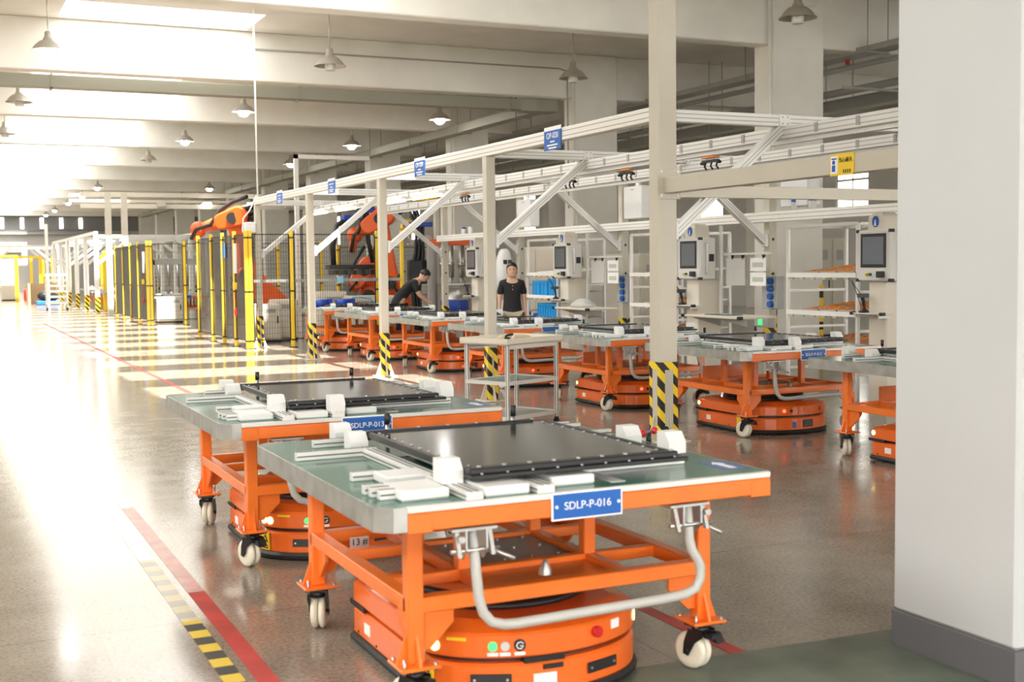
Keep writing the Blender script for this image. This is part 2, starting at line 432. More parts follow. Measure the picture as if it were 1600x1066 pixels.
# ================================================================== PARTS CART
def nylon(mb, x, y, z, sx=.08, sy=.09, h=.085):
    mb.prism([(y - sy / 2, z), (y + sy / 2, z), (y + sy / 2, z + h), (y - sy * .15, z + h), (y - sy / 2, z + h * .55)], 0, x - sx / 2, x + sx / 2)
def profile(x0, x1, y0, y1, z, h=.035):
    """aluminium slot profile"""
    m = MB(); m.box(x0, x1, y0, y1, z, z + h, b=.003)
    m.m = 1
    if x1 - x0 > y1 - y0:
        m.box(x0 + .002, x1 - .002, y0 - .0006, y0 + .002, z + h * .42, z + h * .58)
        for k in (.33, .67): m.box(x0 + .002, x1 - .002, y0 + (y1 - y0) * k - .003, y0 + (y1 - y0) * k + .003, z + h - .001, z + h + .0006)
    else:
        m.box(x0 - .0006, x0 + .002, y0 + .002, y1 - .002, z + h * .42, z + h * .58)
        for k in (.33, .67): m.box(x0 + (x1 - x0) * k - .003, x0 + (x1 - x0) * k + .003, y0 + .002, y1 - .002, z + h - .001, z + h + .0006)
    return m
def make_cart():
    t = thing('parts_cart', '', 'cart', (0, 0, 0), 0, 'orange transfer carts')
    HX, HY, ZT = .79, .86, .80
    # table top: green mat on a board with chamfered corners
    def outl(d, c=.05):
        x, y = HX - d, HY - d
        return [(-x + c, -y), (x - .01, -y), (x, -y + .01), (x, y - c), (x - c, y), (-x + c, y), (-x, y - c), (-x, -y + c)]
    MB().prism(outl(.004), 2, ZT - .03, ZT).build('table_top', green_top, t)
    e = MB(); o = outl(0)
    sides = [(2, 3), (3, 4), (4, 5), (5, 6), (6, 7), (7, 0)]
    for i, j in sides:
        p, q = Vector((*o[i], 0)), Vector((*o[j], 0)); e.bar(p + Vector((0, 0, ZT - .04)), q + Vector((0, 0, ZT - .04)), .004, .083)
    e.bar((-HX + .05, -HY, ZT - .04), (-HX + .10, -HY, ZT - .04), .004, .083)
    e.build('edge_sheet', galv, t, label='bare galvanised edge sheet')
    B(-HX + .10, HX - .005, -HY - .006, -HY + .02, ZT - .02, ZT + .001, b=.003).build('edge_trim', alu, t, label='pale aluminium front edging')
    fb = MB().box(-HX + .10, HX - .005, -HY - .002, -HY + .06, ZT - .085, ZT - .021, b=.004).box(-HX + .10, -HX + .19, -HY - .004, -HY + .06, ZT - .092, ZT - .024, b=.004)
    fb.box(HX - .095, HX - .004, -HY - .004, -HY + .06, ZT - .092, ZT - .03, b=.003)
    fb.build('front_beam', orange, t)
    tf = MB().box(-.70, .70, -.66, -.60, .715, .77).box(-.70, .70, .54, .60, .715, .77).box(-.70, -.64, -.8, .8, .715, .77).box(.64, .70, -.8, .8, .715, .77).box(-.70, .70, .78, .84, .715, .77)
    tf.build('top_frame', orange, t)
    # lower frame
    LZ0, LZ1 = .385, .44
    LX, YF, YB = .60, -.66, .55
    rails = [(-LX, LX, YF - .03, YF + .03), (-LX, LX, YB - .03, YB + .03), (-LX - .03, -LX + .03, YF, YB), (LX - .03, LX + .03, YF, YB),
             (-LX, LX, -.36, -.31), (-LX, LX, .14, .19), (-.30, -.25, YF, YB), (.25, .30, YF, YB)]
    for i, r in enumerate(rails):
        B(*r, LZ0 if i < 4 else LZ0 + .005, LZ1 - (0 if i < 4 else .004), b=.004).build('lower_rail', orange, t)
    MB().box(-.25, .25, YF + .03, -.36, LZ0 + .02, LZ0 + .03).build('guide_plate', orange, t)
    MB().lathe([(0.001, .06), (.008, .055), (.012, .045), (.024, .02), (.028, 0)], (0.0, -.50, LZ0 + .03), 14).build('guide_cone', steel, t, label='bright conical guide pin')
    dk = MB().box(-.24, .24, -.30, .13, LZ0 + .02, LZ0 + .035); dk.m = 1
    for i in range(4):
        for j in range(3): dk.cyl((-.18 + .12 * i, -.26 + .17 * j, LZ0 + .035), (-.18 + .12 * i, -.26 + .17 * j, LZ0 + .048), .007, n=6)
    dk.build('docking_plate', [mat('grey_docking_plate', (.33, .33, .33), .4, .4) if 'grey_docking_plate' not in MATS else MATS['grey_docking_plate'], steel], t, label='grey docking plate with bolts')
    for x, y in ((-.275, -.33), (.275, -.33), (-.275, .165), (.275, .165)):
        B(x - .026, x + .026, y - .026, y + .026, LZ1 - .01, .76, b=.004).build('upright', orange, t)
    bq = MB()
    bq.box(-.272, .272, .525, .545, .44, .56); bq.build('rear_plate', orange, t)
    # legs with gussets, casters
    for x in (-LX, LX):
        for y in (YF, YB):
            sx = 1 if x < 0 else -1; sy = 1 if y < 0 else -1
            lg = B(x - .03, x + .03, y - .03, y + .03, .205, .75, b=.005)
            lg.prism([(x + sx * .03, LZ0), (x + sx * .15, LZ0), (x + sx * .15, LZ0 - .05), (x + sx * .06, LZ0 - .135), (x + sx * .03, LZ0 - .135)], 1, y - .006, y + .006)
            lg.prism([(y + sy * .03, LZ0), (y + sy * .15, LZ0), (y + sy * .15, LZ0 - .05), (y + sy * .06, LZ0 - .135), (y + sy * .03, LZ0 - .135)], 0, x - .006, x + .006)
            lg.prism([(x - sx * .03, .31), (x - sx * .07, .205), (x - sx * .03, .205)], 1, y - .006, y + .006)
            lg.prism([(y - sy * .03, .31), (y - sy * .07, .205), (y - sy * .03, .205)], 0, x - .006, x + .006)
            l_ = lg.build('leg', orange, t)
            fp = B(x - .075, x + .075, y - .075, y + .075, .195, .207, b=.003)
            fp.m = 1
            for dx in (-.058, .058):
                for dy in (-.058, .058): fp.cyl((x + dx, y + dy, .185), (x + dx, y + dy, .24 if dx * dy > 0 else .218), .006, n=6)
            fp.build('foot_plate', [orange, steel], l_)
            ca = thing_part('caster', t, (x, y, 0), R_(20 if y < 0 else -25))
            f = MB().box(-.05, .05, -.045, .045, .178, .192, b=.004).cyl((0, 0, .15), (0, 0, .18), .035, n=14)
            for s_ in (-1, 1):
                f.prism([(-.04, .165), (.03, .165), (.05, .11), (.055, .062), (.03, .055), (.0, .11), (-.04, .14)], 0, s_ * .040 - .002, s_ * .040 + .002)
            f.cyl((-.046, .035, .075), (.046, .035, .075), .008, n=8)
            f.build('fork', blackm, ca)
            w = MB()
            for s_ in (-1, 1):
                prof = [(.02, -.013), (.055, -.016), (.069, -.011), (.075, 0), (.069, .011), (.055, .016), (.02, .013)]
                rr = []
                for r, h in prof:
                    rr.append([(s_ * .017 + h, .035 + r * math.cos(2 * math.pi * k / 22), .075 + r * math.sin(2 * math.pi * k / 22)) for k in range(22)])
                w.rings(rr)
            w.build('wheel', wheel_m, ca, label='cream twin wheel')
            if y < 0:
                MB().box(-.03, .03, -.085, -.03, .135, .16, b=.006).prism([(-.10, .125), (-.08, .16), (-.045, .16), (-.05, .135)], 0, -.024, .024).build('brake_pedal', black, ca)
    # pull handle
    p = [(-.45, -.84, .70), (-.45, -.86, .62), (-.445, -.87, .52), (-.44, -.87, .47), (-.425, -.872, .415), (-.395, -.874, .38), (-.35, -.876, .365), (-.30, -.876, .362),
         (.30, -.876, .372), (.39, -.876, .378), (.435, -.876, .395), (.455, -.876, .43), (.458, -.875, .47), (.445, -.872, .505), (.425, -.865, .54), (.418, -.86, .58), (.418, -.855, .64), (.418, -.845, .70)]
    MB().tube(p, .0185, 12).build('pull_handle', handle_grey, t, label='grey bent-tube pull handle')
    for xx, s_ in ((-.45, 1), (.418, -1)):
        h = MB().box(xx - .085, xx + .085, -.87, -.74, .700, .712, b=.002)
        h.prism([(-.885, .705), (-.80, .705), (-.80, .64), (-.845, .60), (-.885, .64)], 0, xx - .042, xx - .034).prism([(-.885, .705), (-.80, .705), (-.80, .64), (-.845, .60), (-.885, .64)], 0, xx + .034, xx + .042)
        h.prism([(-.87, .70), (-.85, .70), (-.885, .62), (-.90, .62)], 0, xx + .048, xx + .062).prism([(-.87, .70), (-.85, .70), (-.885, .62), (-.90, .62)], 0, xx - .075, xx - .06)
        h.cyl((xx - .09, -.868, .635), (xx + .09, -.868, .635), .009, n=8).cyl((xx - s_ * .06, -.87, .68), (xx - s_ * .06, -.90, .68), .012, n=8)
        h.cyl((xx + .055, -.868, .635), (xx - .11 * s_ if s_ < 0 else xx + .13, -.91, .60), .007, n=8)
        h.build('handle_bracket', steel, t, label='bright steel hinge bracket')
    # fixtures on the table
    for a in ((-.755, -.405, .275, .31), (-.59, -.40, .60, .635), (-.80 + .07, -.62, -.70, -.665), (-.755 + .015, -.62, -.64, -.605), (-.755 + .01, -.62, -.58, -.545),
              (-.70, -.60, -.30, -.265), (.12, .605, -.545, -.50), (.60, .745, .285, .32), (.56, .72, .54, .575), (.50, .70, .62, .655)):
        profile(*a, ZT).build('slot_profile', [alu, alu_dark], t)
    for a in ((-.47, -.405, -.845, .35), (-.20, -.13, -.845, .35), (.47, .53, -.40, .5)):
        profile(*a, ZT, .03).build('slot_profile', [alu, alu_dark], t)
    for a in ((-.62, -.44, -.46, -.30), (-.675, -.495, -.76, -.55), (-.39, -.215, -.82, -.62), (-.095, .08, -.755, -.54), (.45, .62, .42, .56), (.30, .40, .60, .70), (-.2, 0.1, .62, .72), (-.15, .2, .46, .55)):
        B(*a, ZT, ZT + .036, b=.006).build('nylon_slab', white_pl, t)
    for x, y, z in ((-.45, .425, 0), (-.42, .745, 0), (-.445, -.62, .03), (.60, -.455, .036), (.68, .02, 0), (-.165, -.79, .03)):
        m = MB(); nylon(m, x, y, ZT + z); m.build('nylon_stop', white_pl, t)
    B(.14, .20, -.77, -.56, ZT - .001, ZT + .0015).build('slot_plate', alu, t); B(-.70, -.30, .16, .185, ZT - .001, ZT + .001).build('slot_plate', alu_dark, t)
    st = B(.66, .77, -.74, -.55, ZT, ZT + .001).build('arrow_sticker', mat('sticker_blue', (.10, .13, .36), .4) if 'sticker_blue' not in MATS else MATS['sticker_blue'], t, label='blue sticker with a white arrow')
    MB().prism([(.70, -.72), (.73, -.72), (.73, -.62), (.745, -.62), (.715, -.57), (.685, -.62), (.70, -.62)], 2, ZT + .001, ZT + .002).build('arrow', white_ink, st)
    for x, y in ((-.28, .50), (.33, .48)):
        pm = MB().cyl((x, y, ZT), (x, y, ZT + .10), .009, n=10); pm.m = 1; pm.cyl((x, y, ZT + .10), (x, y, ZT + .15), .013, n=10)
        pm.build('locating_pin', [steel, black], t, label='steel pin with a black cap')
    # T-handle clamp on the right edge
    k = MB().box(.795, .82, .05, .08, .70, .80, b=.002).cyl((.81, .065, .78), (.81, .065, .84), .012, n=10).build('clamp_post', black, t)
    MB().cyl((.765, .04, .842), (.855, .09, .842), .006, n=8).build('clamp_bar', steel, k)
    MB().ball((.765, .04, .842), .017).ball((.855, .09, .842), .017).build('clamp_knobs', red, k, label='two red ball knobs')
    # name plate
    pl = MB().box(-.152, .122, -HY - .012, -HY - .006, .708, .796, b=.002)
    pl.m = 1; pl.box(-.158, .128, -HY - .0105, -HY - .0045, .702, .802, b=.002)
    pl.m = 1
    for xx in (-.14, .11): pl.cyl((xx, -HY - .0115, .752), (xx, -HY - .016, .752), .006, n=8)
    pl.build('name_plate', [blue_plate, white_ink], t, label='blue name plate with a white border')
    return t
def thing_part(name, parent, loc, rz):
    o = bpy.data.objects.new(name, None); COL.objects.link(o); o.parent = parent; o.location = loc; o.rotation_euler = (0, 0, rz); o.empty_display_size = .05
    return o

# ================================================================== AUTONOMOUS FLOOR VEHICLE under each cart
AA, AB, AYS, AYB = .46, .32, -.40, .36
def agv_out(d, n=26):
    a, b = AA - d, AB - d
    pts = [(a - .05, AYB - d), (a, AYB - d - .05)]
    for i in range(n + 1):
        th = math.pi * i / n; x, y = a * math.cos(th), -b * math.sin(th)
        pts.append((x, AYS + y))
    pts += [(-a, AYB - d - .05), (-a + .05, AYB - d)]
    return pts
def loft(levels):
    return MB().rings([[(x, y, z) for x, y in agv_out(d)] for z, d in levels], smooth=False)
def on_front(th, z, off=.002, d=0.0):
    """point on the curved front and its outward angle; th in degrees from straight ahead, + = right"""
    t = R_(th); x, y = (AA - d) * math.sin(t), AYS - (AB - d) * math.cos(t)
    nx, ny = math.sin(t) / (AA - d), -math.cos(t) / (AB - d); l = math.hypot(nx, ny); nx /= l; ny /= l
    return (x + nx * off, y + ny * off, z), math.atan2(nx, -ny)
def make_agv(rear=False):
    t = thing('transfer_vehicle', '', 'vehicle', (0, 0, 0), 0, 'flat floor vehicles under the carts')
    loft([(.012, -.012), (.03, -.016), (.045, -.006), (.045, .02)]).build('bumper_skirt', black, t)
    lh = loft([(.04, .004), (.05, 0), (.145, 0), (.155, .012), (.155, .06)]).build('lower_hull', orange_agv, t)
    loft([(.14, .045), (.19, .045)]).build('sensor_gap', black, t)
    uh = loft([(.176, .05), (.176, .006), (.182, 0), (.258, 0), (.268, .01), (.295, .10)]).build('upper_hull', orange_agv, t)
    MB().lathe([(.001, .29), (.385, .29), (.385, .318), (.36, .318), (.36, .33), (.38, .33), (.38, .35), (.355, .352), (.001, .352)], (0, -.12, 0), 40).build('turntable', black, t, label='black turntable ring')
    ld = MB().lathe([(.001, .385), (.33, .385), (.34, .375), (.34, .352)], (0, -.12, 0), 40).build('lift_disc', orange_agv, t)
    def stick(th, z, w, h, m, name, parent, off=.003, label=None, thick=.004):
        p, an = on_front(th, z, off)
        mb = B(-w / 2, w / 2, -thick, thick, -h / 2, h / 2, b=.0015)
        return mb.build(name, m, parent, p, (0, 0, an), label)
    def disc(th, z, r, m, name, parent, label=None, thick=.006):
        p, an = on_front(th, z, 0)
        mb = MB().cyl((0, .002, 0), (0, -thick, 0), r, n=16)
        return mb.build(name, m, parent, p, (0, 0, an), label)
    if not rear:
        for th in (-74, -66): disc(th, .215, .021, led_warm, 'headlamp', uh, 'glowing round lamp')
        for th in (66, 74): disc(th, .215, .021, led_warm, 'headlamp', uh, 'glowing round lamp')
        disc(-33, .222, .017, led_green, 'start_button', uh, 'lit green push button')
        disc(-27, .222, .017, steel, 'reset_button', uh)
        k = disc(-20, .224, .022, black, 'key_switch', uh)
        MB().tube([(.012, -.008, .006), (.004, -.008, .013), (-.008, -.008, .010), (-.013, -.008, 0), (-.008, -.008, -.010), (.004, -.008, -.012), (.012, -.008, -.002), (.0, -.008, -.001)], .0025, 6).build('emblem', white_ink, k)
        disc(20, .232, .021, red, 'stop_button', uh, 'red stop button', .02)
        stick(34, .240, .045, .035, white_ink, 'label_plate', uh); stick(-52, .247, .075, .012, yellow_lab, 'label_strip', uh)
        for th in (-33, -27, -20): stick(th, .193, .04, .012, white_ink, 'label_plate', uh)
        stick(-8, .165, .16, .022, blackm, 'scanner', uh, -.02, thick=.02)
        for th in (-34, 24):
            s_ = stick(th, .10, .15, .04, black, 'sensor_slot', lh)
            MB().cyl((-.06, -.003, 0), (-.06, -.007, 0), .005, n=8).cyl((.06, -.003, 0), (.06, -.007, 0), .005, n=8).build('screw', steel, s_)
        stick(-8, .085, .09, .055, white_ink, 'label_plate', lh); stick(-4, .135, .08, .018, black, 'slot', lh)
    else:
        disc(-24, .222, .016, led_red, 'tail_light', uh, 'lit red light'); disc(-15, .222, .014, black, 'charge_socket', uh)
        for s_ in (-1, 1):
            MB().cyl((s_ * AA, .30, .225), (s_ * (AA + .004), .30, .225), .02, n=14).build('side_light', led_warm, uh, label='small warm side light')
        stick(-11, .09, .035, .055, blue_plate, 'blue_label', lh); v_ = stick(8, .10, .12, .07, black, 'vent_panel', lh, label='black vent panel')
        for k in (-1, 1): MB().box(-.045, .045, -.006, -.004, .012 * k - .003, .012 * k + .003).build('slat', slot_dark, v_)
        p_, an = on_front(30, .222, .001)
        MB().prism([(-.014, 0), (.010, .022), (.010, .010), (-.002, 0), (.010, -.010), (.010, -.022)], 1, -.003, .001).build('emblem', black, uh, p_, (0, 0, an))
    for s_ in (-1, 1):
        w_ = B(s_ * AA - .003, s_ * AA + .003, -.40, -.33, .06, .15, b=.001).build('warning_label', yellow_lab, lh, label='yellow warning label')
        B(s_ * AA - .004, s_ * AA + .004, .17, .355, .158, .18).build('side_slot', black, lh)
        B(s_ * AA - .003, s_ * AA + .003, .10, .17, .075, .12, b=.001).build('side_lamp', white_ink, lh)
        for yy in (-.2, .02, .25): MB().cyl((s_ * AA, yy, .06), (s_ * (AA + .003), yy, .06), .006, n=8).build('screw', black, lh)
        MB().cyl((s_ * .40, .0, .045), (s_ * .435, .0, .045), .045, n=16).build('drive_wheel', black, t)
    if rear: return t
    tri = stick(-72, .10, .065, .10, yellow_lab, 'warning_label', lh, .003, 'yellow warning label with a black triangle')
    MB().prism([(-.024, -.005), (.024, -.005), (0, .038)], 1, -.0055, -.0045).build('triangle', black_ink, tri)
    MB().prism([(-.024, -.04), (.024, -.04), (.024, -.034), (-.024, -.034)], 1, -.0055, -.0045).prism([(-.024, -.028), (.02, -.028), (.02, -.022), (-.024, -.022)], 1, -.0055, -.0045).build('print_line', black_ink, tri)
    MB().prism([(-.011, .003), (.011, .003), (0, .024)], 1, -.0062, -.0052).build('triangle', yellow_lab, tri)
    return t

# battery tray that rests on each cart
def make_pack():
    t = thing('battery_tray', '', 'battery tray', (0, 0, 0), 0, 'flat black trays lying on the carts')
    Z = .836
    B(-.37, .44, -.52, .36, Z - .003, Z + .03, b=.004).build('foam_base', white_pl, t, label='white underside block')
    B(-.40, .46, -.67, .40, Z + .03, Z + .042, b=.003).build('cover_plate', plate_dark, t, label='glossy dark cover plate')
    for y0, y1, x1 in ((-.735, -.665, .50), (.395, .455, .44)):
        f = MB().box(-.405, x1, y0, y1, Z + .012, Z + .028, b=.003).box(-.405, x1 - .04, y0 + .012, y1 - .008, Z + .028, Z + .05, b=.004)
        f.build('flange', black, t)
    for x0, x1 in ((-.405, -.385), (.445, .465)): B(x0, x1, -.665, .395, Z + .02, Z + .047, b=.003).build('side_flange', blackm, t)
    bl = MB()
    for i in range(9): bl.cyl((-.36 + .1 * i, -.70, Z + .05), (-.36 + .1 * i, -.70, Z + .056), .009, n=8); bl.cyl((-.36 + .1 * i, -.728, Z + .028), (-.36 + .1 * i, -.728, Z + .034), .006, n=6)
    for i in range(11):
        for x in (-.365, .425): bl.cyl((x, -.62 + .098 * i, Z + .042), (x, -.62 + .098 * i, Z + .047), .007, n=6)
    for i in range(6): bl.cyl((-.3 + .14 * i, .425, Z + .05), (-.3 + .14 * i, .425, Z + .055), .008, n=6)
    b_ = bl.build('bolt_heads', steel, t, label='rows of bright bolt heads'); b_['kind'] = 'stuff'
    return t

cart0, agv0, pack0 = make_cart(), make_agv(), make_pack()
agv_r = make_agv(True)
ROWX = 7.28
specs = [  # x, y, cart label, vehicle label, tray label, plate text, vehicle dx, dy
    (2.08, 4.66, 'orange cart with a green top and the blue plate SDLP-P-016, nearest the camera', 'orange floor vehicle with lit green button under the nearest cart', 'black battery tray lying on the nearest cart, SDLP-P-016', 'SDLP-P-016', -.05, -.0),
    (2.09, 7.14, 'orange cart with plate SDLP-P-013, directly behind the nearest cart in the aisle', 'orange floor vehicle with yellow warning triangle under the second aisle cart', 'black battery tray lying on the second aisle cart, SDLP-P-013', 'SDLP-P-013', -.05, 0),
    (ROWX + .06, 7.36, 'orange cart half hidden by the white column at the right', 'orange floor vehicle half hidden by the white column', 'black battery tray beside the white column at the right', None, -.10, -.02),
    (ROWX, 9.86, 'orange cart with blue plate SDLP-P-012 in the long row', 'orange floor vehicle with red light under cart SDLP-P-012', 'black battery tray lying on cart SDLP-P-012', 'SDLP-P-012', -.02, .0),
    (ROWX - .06, 12.30, 'orange cart standing just behind the tall near frame post', 'orange floor vehicle with red light left of the tall near post', 'black battery tray on the cart just behind the tall near post', None, -.02, 0),
    (ROWX - .02, 15.1, 'orange cart seen through the small aluminium tool trolley', 'orange floor vehicle seen under the tool trolley tray', 'black battery tray in front of the standing woman', None, -.02, 0),
    (ROWX + .02, 17.75, 'orange cart right of the third frame post with short blue plate', 'orange floor vehicle under the cart right of the third frame post', 'black battery tray on the cart right of the third frame post', '', -.02, 0),
    (ROWX + .0, 20.55, 'orange cart left of the third frame post', 'orange floor vehicle left of the third frame post', 'black battery tray on the cart left of the third frame post', '', -.02, 0),
    (ROWX + .0, 23.2, 'last orange cart of the row, beside the wire mesh fence', 'orange floor vehicle under the last cart by the mesh fence', 'black battery tray that the bending man reaches over', None, -.02, 0),
]
carts = []
for i, (x, y, l1, l2, l3, txt, dx, dy) in enumerate(specs):
    if i == 0:
        cc, aa, pp = cart0, agv0, pack0
    else:
        cc = copy_tree(cart0, (0, 0, 0)); aa = copy_tree(agv0, (0, 0, 0)) if i == 1 else (agv_r if i == 2 else copy_tree(agv_r, (0, 0, 0))); pp = copy_tree(pack0, (0, 0, 0))
    cc.location = (x, y, 0); cc['label'] = l1
    aa.location = (x + dx, y + dy, 0); aa['label'] = l2
    pp.location = (x, y, 0); pp['label'] = l3
    carts.append((cc, aa, pp, txt))
for cc, aa, pp, txt in carts:
    if not txt: continue
    pl = [o for o in bpy.data.objects if o.parent == cc and o.name.startswith('name_plate')][0]
    text(txt, .039, pl, (-.015, -.8735, .752), FRONT, white_ink)
for o in [o for o in bpy.data.objects if o.parent == cart0 and o.name.startswith('nylon_stop')][-1:]: bpy.data.objects.remove(o)
tg = B(-.043, .043, -.003, .003, -.023, .023, b=.001).build('number_tag', white_ink, cart0, (-.415, .515, .380), (0, 0, 0), 'white tag reading 13 #')
text('13 #', .042, tg, (0, -.0036, 0), FRONT, black_ink)

# ================================================================== ALUMINIUM STATION FRAMES
GY = [9.4, 13.2, 17.0, 20.8, 24.6]
GX, GR = 5.91, 9.95
def brace(name, p0, p1, t, w=.085):
    m = MB().bar(p0, p1, w, w, (0, 1, 0)); m.m = 1
    d = (Vector(p1) - Vector(p0)).normalized(); n = d.cross(Vector((0, 1, 0)))
    for k in (-.17, .17):
        m.bar(Vector(p0) + n * w * k + Vector((0, -w / 2, 0)), Vector(p1) + n * w * k + Vector((0, -w / 2, 0)), .007, .003, (0, 1, 0))
    m.m = 0
    m.build(name, [alu, MATS.get('profile_slot') or mat('profile_slot', (.38, .37, .35), .6)], t)
def crossbar(x0, x1, y, z0, z1):
    m = MB().box(x0, x1, y - .045, y + .045, z0, z1, b=.005); m.m = 1
    for k in (.33, .67): m.box(x0, x1, y - .046, y - .0445, z0 + (z1 - z0) * k - .004, z0 + (z1 - z0) * k + .004)
    return m
slot_m = mat('profile_slot', (.38, .37, .35), .6)
def tape_post(t, x, y, w, ztop, bands):
    h = w / 2
    for sx in (-1, 1):
        B(x + sx * (h - .022) - .024, x + sx * (h - .022) + .024, y - h - .004, y - h + .02, .02, ztop).build('hazard_tape', hazard, t)
    B(x - h - .004, x - h + .02, y - h - .003, y - h + .045, .02, ztop).build('hazard_tape', hazard, t)
    B(x - h - .004, x - h + .02, y + h - .045, y + h, .02, ztop).build('hazard_tape', hazard, t)
    for z in bands: B(x - h - .005, x + h + .005, y - h - .005, y + h + .005, z - .035, z + .035).build('hazard_tape', hazard, t)
def gate(y, label, tall=False, w=.115, right=True):
    t = thing('gantry', label, 'frame', (GX, y, 0), 0, 'beige and aluminium gantries')
    gx, gr, X = 0.0, GR - GX, 0
    h = w / 2; zt = 5.84 if tall else 2.87
    B(-h, h, -h, h, 0, zt, b=.006).build('post', beige, t)
    bf = MB().box(-h - .09, h + .09, -h - .09, h + .09, 0, .015, b=.003)
    for sx in (-1, 1):
        bf.prism([(sx * h, .25), (sx * (h + .085), .015), (sx * h, .015)], 1, -.006, .006)
    for sy in (-1, 1):
        bf.prism([(sy * h, .25), (sy * (h + .085), .015), (sy * h, .015)], 0, -.006, .006)
    bf.build('post_foot', beige, t)
    if w > .15:
        tape_post(t, 0, 0, w, .72, (.685, .11))
    else: tape_post(t, 0, 0, w, .62, (.60, .10))
    if right:
        rp = B(gr - .06, gr + .06, -.06, .06, 0, 2.87, b=.006); rp.m = 1
        for z in (1.0, 1.45, 1.9): rp.cyl((gr - .0, -.059, z), (gr - .0, -.064, z), .02, n=10)
        rp.build('post', [beige, black], t)
        B(gr - .064, gr + .064, -.064, .064, .58, .74).build('hazard_tape', hazard, t)
    crossbar(h, gr - .06, 0, 2.86, 2.97).build('crossbar', [alu, slot_m], t)
    brace('brace', (h, 0, 1.85), (1.30, 0, 2.86), t)
    if right: brace('brace', (2.73, 0, 2.86), (gr - .06, 0, 1.85), t)
    for xc in (1.30, 2.73):
        jb = B(xc - .06, xc + .06, -.06, -.045, 2.86, 2.97, b=.003); jb.m = 1
        for xx in (xc - .03, xc + .03):
            for z in (2.885, 2.945): jb.cyl((xx, -.06, z), (xx, -.064, z), .008, n=6)
        jb.build('joint_plate', [alu, slot_m], t)
    for x0, z0, x1, z1 in ((h, 1.80, h + .05, 1.98), (gr - .11, 1.80, gr - .06, 1.98)):
        B(x0, x1, -.05, .05, z0, z1, b=.01).build('brace_bracket', alu, t)
    return t
names = ['tallest and nearest beige frame post, with black and yellow tape', 'station frame behind the aluminium tool trolley', 'station frame third from the tall near post',
         'station frame fourth from the tall near post', 'station frame at the end, beside the yellow fence posts']
gates = [gate(y, n, i == 0, .18 if i == 0 else .115) for i, (y, n) in enumerate(zip(GY, names))]
# extras on the tall near frame
g0 = gates[0]
sb = MB().box(-.055, .055, -6.8, -.10, 2.22, 2.36, b=.006)
sb.build('side_beam', beige, g0)
bp = MB().box(-.12, .12, -.105, -.09, 2.17, 2.44, b=.003); bp.m = 1
for xx in (-.085, .085):
    for z in (2.20, 2.41): bp.cyl((xx, -.105, z), (xx, -.115, z), .013, n=10)
bp.build('beam_plate', [beige, white_paint], g0)
B(.09, 3.96, -.05, .03, 2.19, 2.30, b=.004).build('lower_crossbar', cream, g0)
ws = B(-.064, -.056, -2.59, -2.34, 2.21, 2.365, b=.001).build('warning_sign', yellow_lab, g0, label='yellow sign, mind your head')
B(-.066, -.0645, -2.425, -2.35, 2.225, 2.35).build('pictogram_field', white_ink, ws)
B(-.0675, -.0655, -2.40, -2.365, 2.24, 2.285).build('pictogram', blue_plate, ws)
MB().cyl((-.0675, -2.383, 2.305), (-.0655, -2.383, 2.305), .016, n=12).box(-.0675, -.0655, -2.415, -2.36, 2.325, 2.335).build('pictogram', blue_plate, ws)
text('当心碰头', .037, ws, (-.066, -2.507, 2.315), LEFTF, black_ink, ex=.001)
pt = MB()
for i in range(4): pt.box(-.0665, -.065, -2.56 + .022 * i, -2.55 + .022 * i, 2.225, 2.25)
pt.build('print_line', black_ink, ws)
# long rails
def long_rail(name, label, x, z0, z1, y0, y1, w=.09, m=None, group=None):
    t = thing(name, label, 'rail', (x, y0, z0), 0, group)
    mb = B(-w / 2, w / 2, 0, y1 - y0, 0, z1 - z0, b=.006); mb.m = 1
    for k in (.3, .7): mb.box(-w / 2 - .001, -w / 2 + .001, 0, y1 - y0, (z1 - z0) * k - .004, (z1 - z0) * k + .004)
    mb.build('beam', [m or alu, slot_m], t)
    return t
tr = long_rail('top_rail', 'pale top rail joining the left frame posts and carrying blue signs', GX, 2.872, 3.0, 9.49, 24.66, .115, white_paint)
for y, big in ((11.42, 'OP-020'), (15.28, 'OP-030'), (19.26, None), (22.57, None)):
    s_ = thing('station_sign', {11.42: 'blue station sign reading OP-020, nearest', 15.28: 'blue station sign reading OP-030', 19.26: 'third blue station sign along the top rail', 22.57: 'farthest blue station sign on the top rail'}[y], 'sign', (GX - .066, y, 2.79), 0, 'blue station signs on the top rail')
    B(-.004, .004, -.19, .19, 0, .20, b=.001).build('sign_panel', blue_plate, s_)
    B(-.003, .003, -.19, .19, .20, .24, b=.001).build('header_strip', white_ink, s_)
    if big: text(big, .085, s_, (-.0045, 0, .145), LEFTF, white_ink, ex=.001)
    pl = MB()
    for z, hw in (((.085, .05), (.05, .12), (.02, .09)) if big else ((.15, .12), (.10, .07), (.06, .13), (.03, .10))):
        pl.box(-.0055, -.0035, -hw, hw, z - .007, z + .007)
    pl.build('print_line', white_ink, s_)
for x, n in ((7.24, 'first overhead conveyor rail, above the row of carts'), (8.66, 'second overhead conveyor rail, nearer the operator stations')):
    r = long_rail('overhead_rail', n, x, 2.745, 2.858, 2.5, 24.6, .10, alu, 'overhead rails')
    MB().box(-.03, .03, 0, 22.1, -.045, -.03).box(-.012, .012, 0, 22.1, -.03, 0).build('track', alu, r)
    cl = MB()
    for i in range(40): cl.box(-.056, -.049, .3 + i * .55, .345 + i * .55, .02, .10)
    cl.build('cable_clip', slot_m, r)['kind'] = 'stuff'
long_rail('upper_wall_rail', 'long pale rail on top of the right hand frame posts', GR, 2.872, 2.99, 2.5, 24.66, .1, white_paint)
lr = long_rail('lower_wall_rail', 'long pale beam at head height along the right hand posts', GR - .115, 2.12, 2.25, 2.5, 24.66, .09, white_paint)
